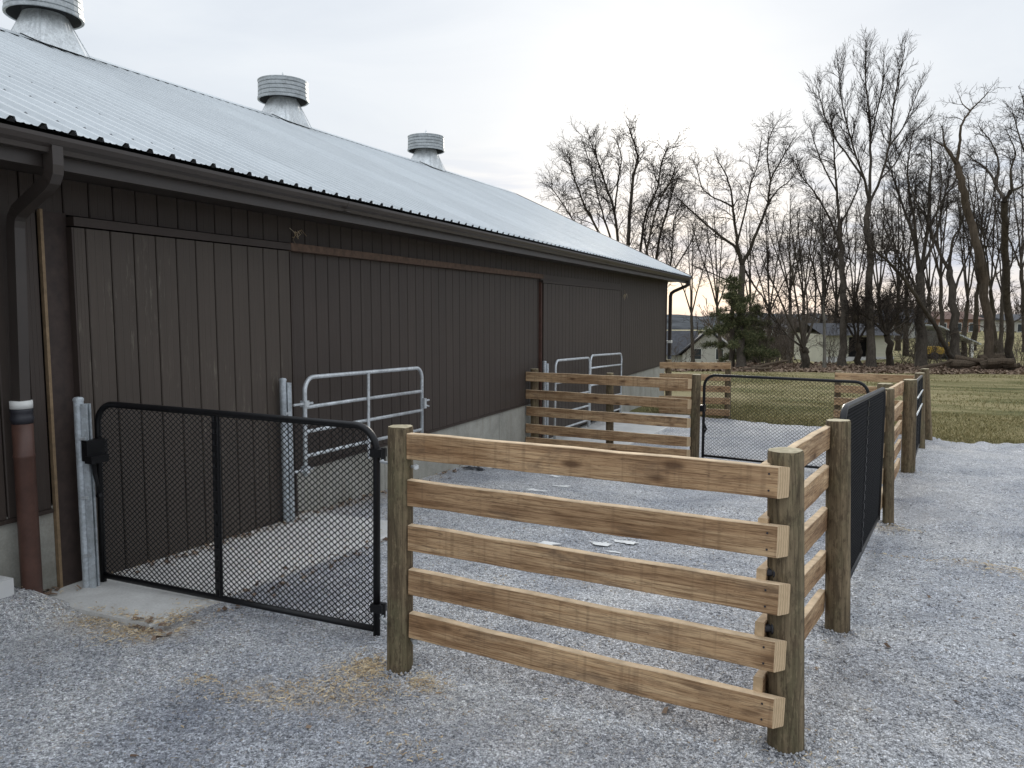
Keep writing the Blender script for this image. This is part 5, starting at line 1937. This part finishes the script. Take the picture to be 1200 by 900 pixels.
# pale gabled house beyond the barn corner
D = 66
pxm = D / F_PX
p, rz = frame_at(830, 430, D)
house = thing('house', 'pale gabled house with a dark roof beyond the barn corner', 'house', (p.x, p.y, cam_pt(830, 430, D).z - .3), rotz=rz - .25)
hw, hb, ht = 30 * pxm, 2.3 * 1.0, 3.2
hb = (430 - 416) * pxm + .3
ht = (430 - 388) * pxm + .3
mb = MB()
mb.add([(-hw, 0, 0), (hw, 0, 0), (hw, 0, hb), (0, 0, ht), (-hw, 0, hb), (-hw, 9, 0), (hw, 9, 0), (hw, 9, hb), (0, 9, ht), (-hw, 9, hb)],
       [(0, 1, 2, 3, 4), (9, 8, 7, 6, 5), (0, 4, 9, 5), (1, 6, 7, 2)])
wl = mb.build('wall', M['house_wall'], house)
mb = MB()
for s in (1, -1):
    q = [(0, -.35, ht + .10), (s * (hw + .5), -.35, hb - .16), (s * (hw + .5), 9.3, hb - .16), (0, 9.3, ht + .10)]
    r_ = [(a, b, c + .14) for a, b, c in q]
    mb.add(q + r_, [(0, 1, 2, 3), (7, 6, 5, 4), (0, 4, 5, 1), (1, 5, 6, 2), (2, 6, 7, 3)] if s < 0 else [(3, 2, 1, 0), (4, 5, 6, 7), (1, 5, 4, 0), (2, 6, 5, 1), (3, 7, 6, 2)])
mb.build('roof', M['house_roof'], house)
for wx in (-.9, .9):
    mb = MB(); mb.box((wx - .35, -.03, .9), (wx + .35, .02, 1.9)); f = mb.build('window', M['white'], house)
    mb = MB(); mb.box((wx - .28, -.05, .97), (wx + .28, -.032, 1.83)); mb.build('pane', M['glass'], f)
# long wing with a dark roof running left behind the barn corner
mb = MB(); mb.box((-9.5, 3.0, 0), (-hw - .01, 8.0, hb - .1)); mb.build('wing_wall', M['house_wall'], house)
mb = MB()
mb.add([(-9.8, 2.6, hb - .2), (-hw * .45, 2.6, hb - .2), (-hw * .45, 5.5, ht - .1), (-9.8, 5.5, ht - .1), (-9.8, 8.4, hb - .2), (-hw * .45, 8.4, hb - .2)], [(0, 1, 2, 3), (3, 2, 5, 4)])
mb.build('wing_roof', M['house_roof'], house)

# cream garage
D = 54
pxm = D / F_PX
p, rz = frame_at(1006, 426, D)
gar = thing('garage', 'cream lap-sided garage with a dark open doorway seen between the trunks', 'garage', tuple(p), rotz=rz)
wl_, hh, bh = 40 * pxm, 34 * pxm, 8 * pxm
x0, x1 = -12 * pxm, 16 * pxm
mb = MB()
mb.box((-wl_, .06, 0), (x0, .2, hh)); mb.box((x1, .06, 0), (wl_, .2, hh)); mb.box((x0, .06, 31 * pxm), (x1, .2, hh)); mb.box((-wl_, 5.8, 0), (wl_, 5.9, hh)); mb.box((-wl_, .2, 0), (-wl_ + .1, 5.8, hh)); mb.box((wl_ - .1, .2, 0), (wl_, 5.8, hh))
wall = mb.build('wall', M['garage'], gar)
for i in range(13):
    z = bh + i * (hh - bh) / 13
    for a, b in ((-wl_, x0), (x1, wl_)):
        mb = MB()
        z2 = z + (hh - bh) / 13
        mb.add([(a, .055, z2 - .006), (b, .055, z2 - .006), (b, .020, z + .004), (a, .020, z + .004), (a, .058, z + .004), (b, .058, z + .004)], [(3, 2, 1, 0), (4, 5, 2, 3)])
        mb.build('siding_plank', M['garage'], wall)
mb = MB(); mb.box((-wl_ - .05, -.05, -.6), (wl_ + .05, .055, bh - .01)); mb.build('base_wall', M['garage_base'], gar)
mb = MB(); mb.box((x0, 1.0, 0), (x1, 1.1, hh)); mb.build('doorway', M['dark_in'], gar)
mb = MB()
mb.add([(-wl_ - .3, -.4, hh - .05), (wl_ + .3, -.4, hh - .05), (wl_ + .3, 3, hh + .75), (-wl_ - .3, 3, hh + .75), (-wl_ - .3, 6.3, hh - .05), (wl_ + .3, 6.3, hh - .05)], [(0, 1, 2, 3), (3, 2, 5, 4)])
mb.build('roof', M['house_roof'], gar)

# open shed with a pale tin roof
D = 52
pxm = D / F_PX
p, rz = frame_at(1122, 421, D)
shed = thing('shed', 'open grey shed with a pale tin roof and a white corner post', 'shed', tuple(p), rotz=rz)
mb = MB()
q = [(-24 * pxm, -.3, 38 * pxm), (24 * pxm, -.3, 17 * pxm), (24 * pxm, 3.4, 19 * pxm), (-24 * pxm, 3.4, 40 * pxm)]
mb.add(q + [(a, b, c + .09) for a, b, c in q], [(3, 2, 1, 0), (4, 5, 6, 7), (0, 1, 5, 4), (1, 2, 6, 5), (2, 3, 7, 6), (3, 0, 4, 7)])
mb.build('roof', M['shed_roof'], shed)
mb = MB(); mb.box((-23 * pxm, 3.0, -.3), (22 * pxm, 3.1, 17 * pxm)); mb.box((-23 * pxm, .1, -.3), (-22 * pxm, 3, 33 * pxm)); mb.build('wall', M['shed_wall'], shed)
for sx, mt in ((16, 'white'), (-12, 'shed_wall')):
    mb = MB(); mb.box((sx * pxm - .09, -.09, -.4), (sx * pxm + .09, .09, (28 - sx * .44) * pxm - .02)); mb.build('corner_post', M[mt], shed)

# yellow garden machine parked at the shed
p, rz = frame_at(1100, 421, 50)
mch = thing('garden_tractor', 'small yellow machine parked left of the open shed', 'tractor', tuple(p), rotz=rz)
mb = MB(); mb.box((-.75, -.3, .35), (.1, .3, .78)); mb.box((-.72, -.26, .78), (-.1, .26, .84)); mb.build('hood', M['yellow'], mch)
mb = MB(); mb.box((.1, -.4, .40), (.75, .4, .62)); mb.box((.35, -.22, .62), (.75, .22, .74)); mb.box((.68, -.22, .74), (.78, .22, 1.1)); mb.build('seat_deck', M['yellow'], mch)
for wx, wr in ((-.5, .24), (.48, .36)):
    for wy in (-.42, .42):
        mb = MB(); mb.tube([(wx, wy - .1, wr), (wx, wy + .1, wr)], wr, 16); mb.build('wheel', M['rubber'], mch)
mb = MB(); mb.tube([(.02, 0, .8), (.16, 0, 1.05)], .025, 6); mb.tube([(.16 + .0 * cos(t), .2 * cos(t), 1.05 + .1 * sin(t)) for t in np.linspace(0, 2 * pi, 12)], .02, 5); mb.build('steering_wheel', M['rubber'], mch)


def far_house(label, x, y, depth, w, h, wm, rm, seed, wins=3):
    p, rz = frame_at(x, y, depth)
    o = thing('house', label, 'house', (p.x, p.y, p.z - .4), rotz=rz + .1)
    px_ = depth / F_PX
    w2, h2 = w / 2 * px_, h * px_
    mb = MB(); mb.box((-w2, 0, 0), (w2, 7, h2 * .62 + .4)); mb.build('wall', wm, o)
    mb = MB()
    zz = h2 * .62 + .4
    mb.add([(-w2 - .4, -.5, zz - .05), (w2 + .4, -.5, zz - .05), (w2 + .4, 3.5, zz + h2 * .42), (-w2 - .4, 3.5, zz + h2 * .42), (-w2 - .4, 7.5, zz - .05), (w2 + .4, 7.5, zz - .05)],
           [(0, 1, 2, 3), (3, 2, 5, 4), (0, 3, 4), (1, 5, 2)])
    mb.build('roof', rm, o)
    for i in range(wins):
        c = -w2 + 2 * w2 * (i + .5) / wins
        mb = MB(); mb.box((c - .55, -.04, zz - 1.7), (c + .55, .02, zz - .5)); f = mb.build('window', M['white'], o)
        mb = MB(); mb.box((c - .46, -.07, zz - 1.6), (c + .46, -.045, zz - .6)); mb.build('pane', M['glass'], f)


far_house('long low salmon-walled house on the green rise behind the shed', 1122, 386, 100, 56, 20, M['brick'], M['brick_roof'], 1)
far_house('white house on the green rise at the right frame edge', 1196, 385, 108, 40, 16, M['house_wall'], M['house_roof'], 2)
far_house('pale house half hidden behind the round-crowned tree and the large tree', 1066, 400, 92, 40, 36, M['house_wall'], M['house_roof'], 3, 2)
far_house('small pale gable glimpsed through the low clump of stems', 918, 392, 120, 14, 12, M['house_wall'], M['house_roof'], 4, 1)

# ------------------------------------------------------------------ far wood and hills
T = Tree(900)
g = T.g
for i in range(900):
    x = g.uniform(760, 1330)
    dpt = g.uniform(85, 150)
    b = cam_pt(x, 400, dpt)
    z0 = yz(b.x, b.y)
    H = g.uniform(3.5, 8.5)
    if 1085 < x < 1230 and dpt < 125:
        continue
    if x < 830:
        H *= .35
    for q in range(g.randint(2, 3)):
        d = Vector((g.gauss(0, .3), g.gauss(0, .3), 1)).normalized()
        T.grow(Vector((b.x, b.y, z0 - .2)), d, H * g.uniform(.7, 1.05), .08, 1, 2, .75, .04, (1.7, 2.0, 2.0), .12)
T.small = [(P, np.maximum(R, .032)) for P, R in T.small]
V, F = Tree.tubes(T.small, 3)
tag(np_mesh('woods', V, F, 4, M['brush'], smooth=True), 'far mass of bare brush and woodland behind the houses', kind='stuff')


def hill(label, d0, d1, xa, xb, tops, seed):
    """a ridge of real depth: rises from its foot to a crest and falls away again"""
    n, m = 90, 9
    V = []
    for i in range(n):
        x = xa + (xb - xa) * i / (n - 1)
        crest = np.interp(x, [t[0] for t in tops], [t[1] for t in tops])
        crest += (value_noise(np.array([x * .05]), np.array([seed * 1.0]), seed)[0] - .5) * 6 + (value_noise(np.array([x * .4]), np.array([seed * 2.0]), seed)[0] - .5) * 3
        for j in range(m):
            u = j / (m - 1)
            dpt = d0 + (d1 - d0) * u
            q = cam_pt(x, 366, dpt)
            z = -12 + (crest + 12) * sin(pi * min(1, u * 1.15 + .0)) ** .8 if u * 1.15 < 1 else -12
            V.append((q.x, q.y, z))
    V = np.array(V)
    i = np.arange((n - 1) * (m - 1))
    r, c = i // (m - 1), i % (m - 1)
    a = r * m + c
    F = np.stack([a, a + m, a + m + 1, a + 1], 1)
    tag(np_mesh('hill', V, F, 4, M['hill'], smooth=True), label, kind='structure')


hill('low wooded hill on the skyline', 620, 1100, -500, 1900, [(-500, 0), (700, -1), (800, 1.5), (860, 1), (1000, -2), (1100, -4), (1900, 5)], 7)
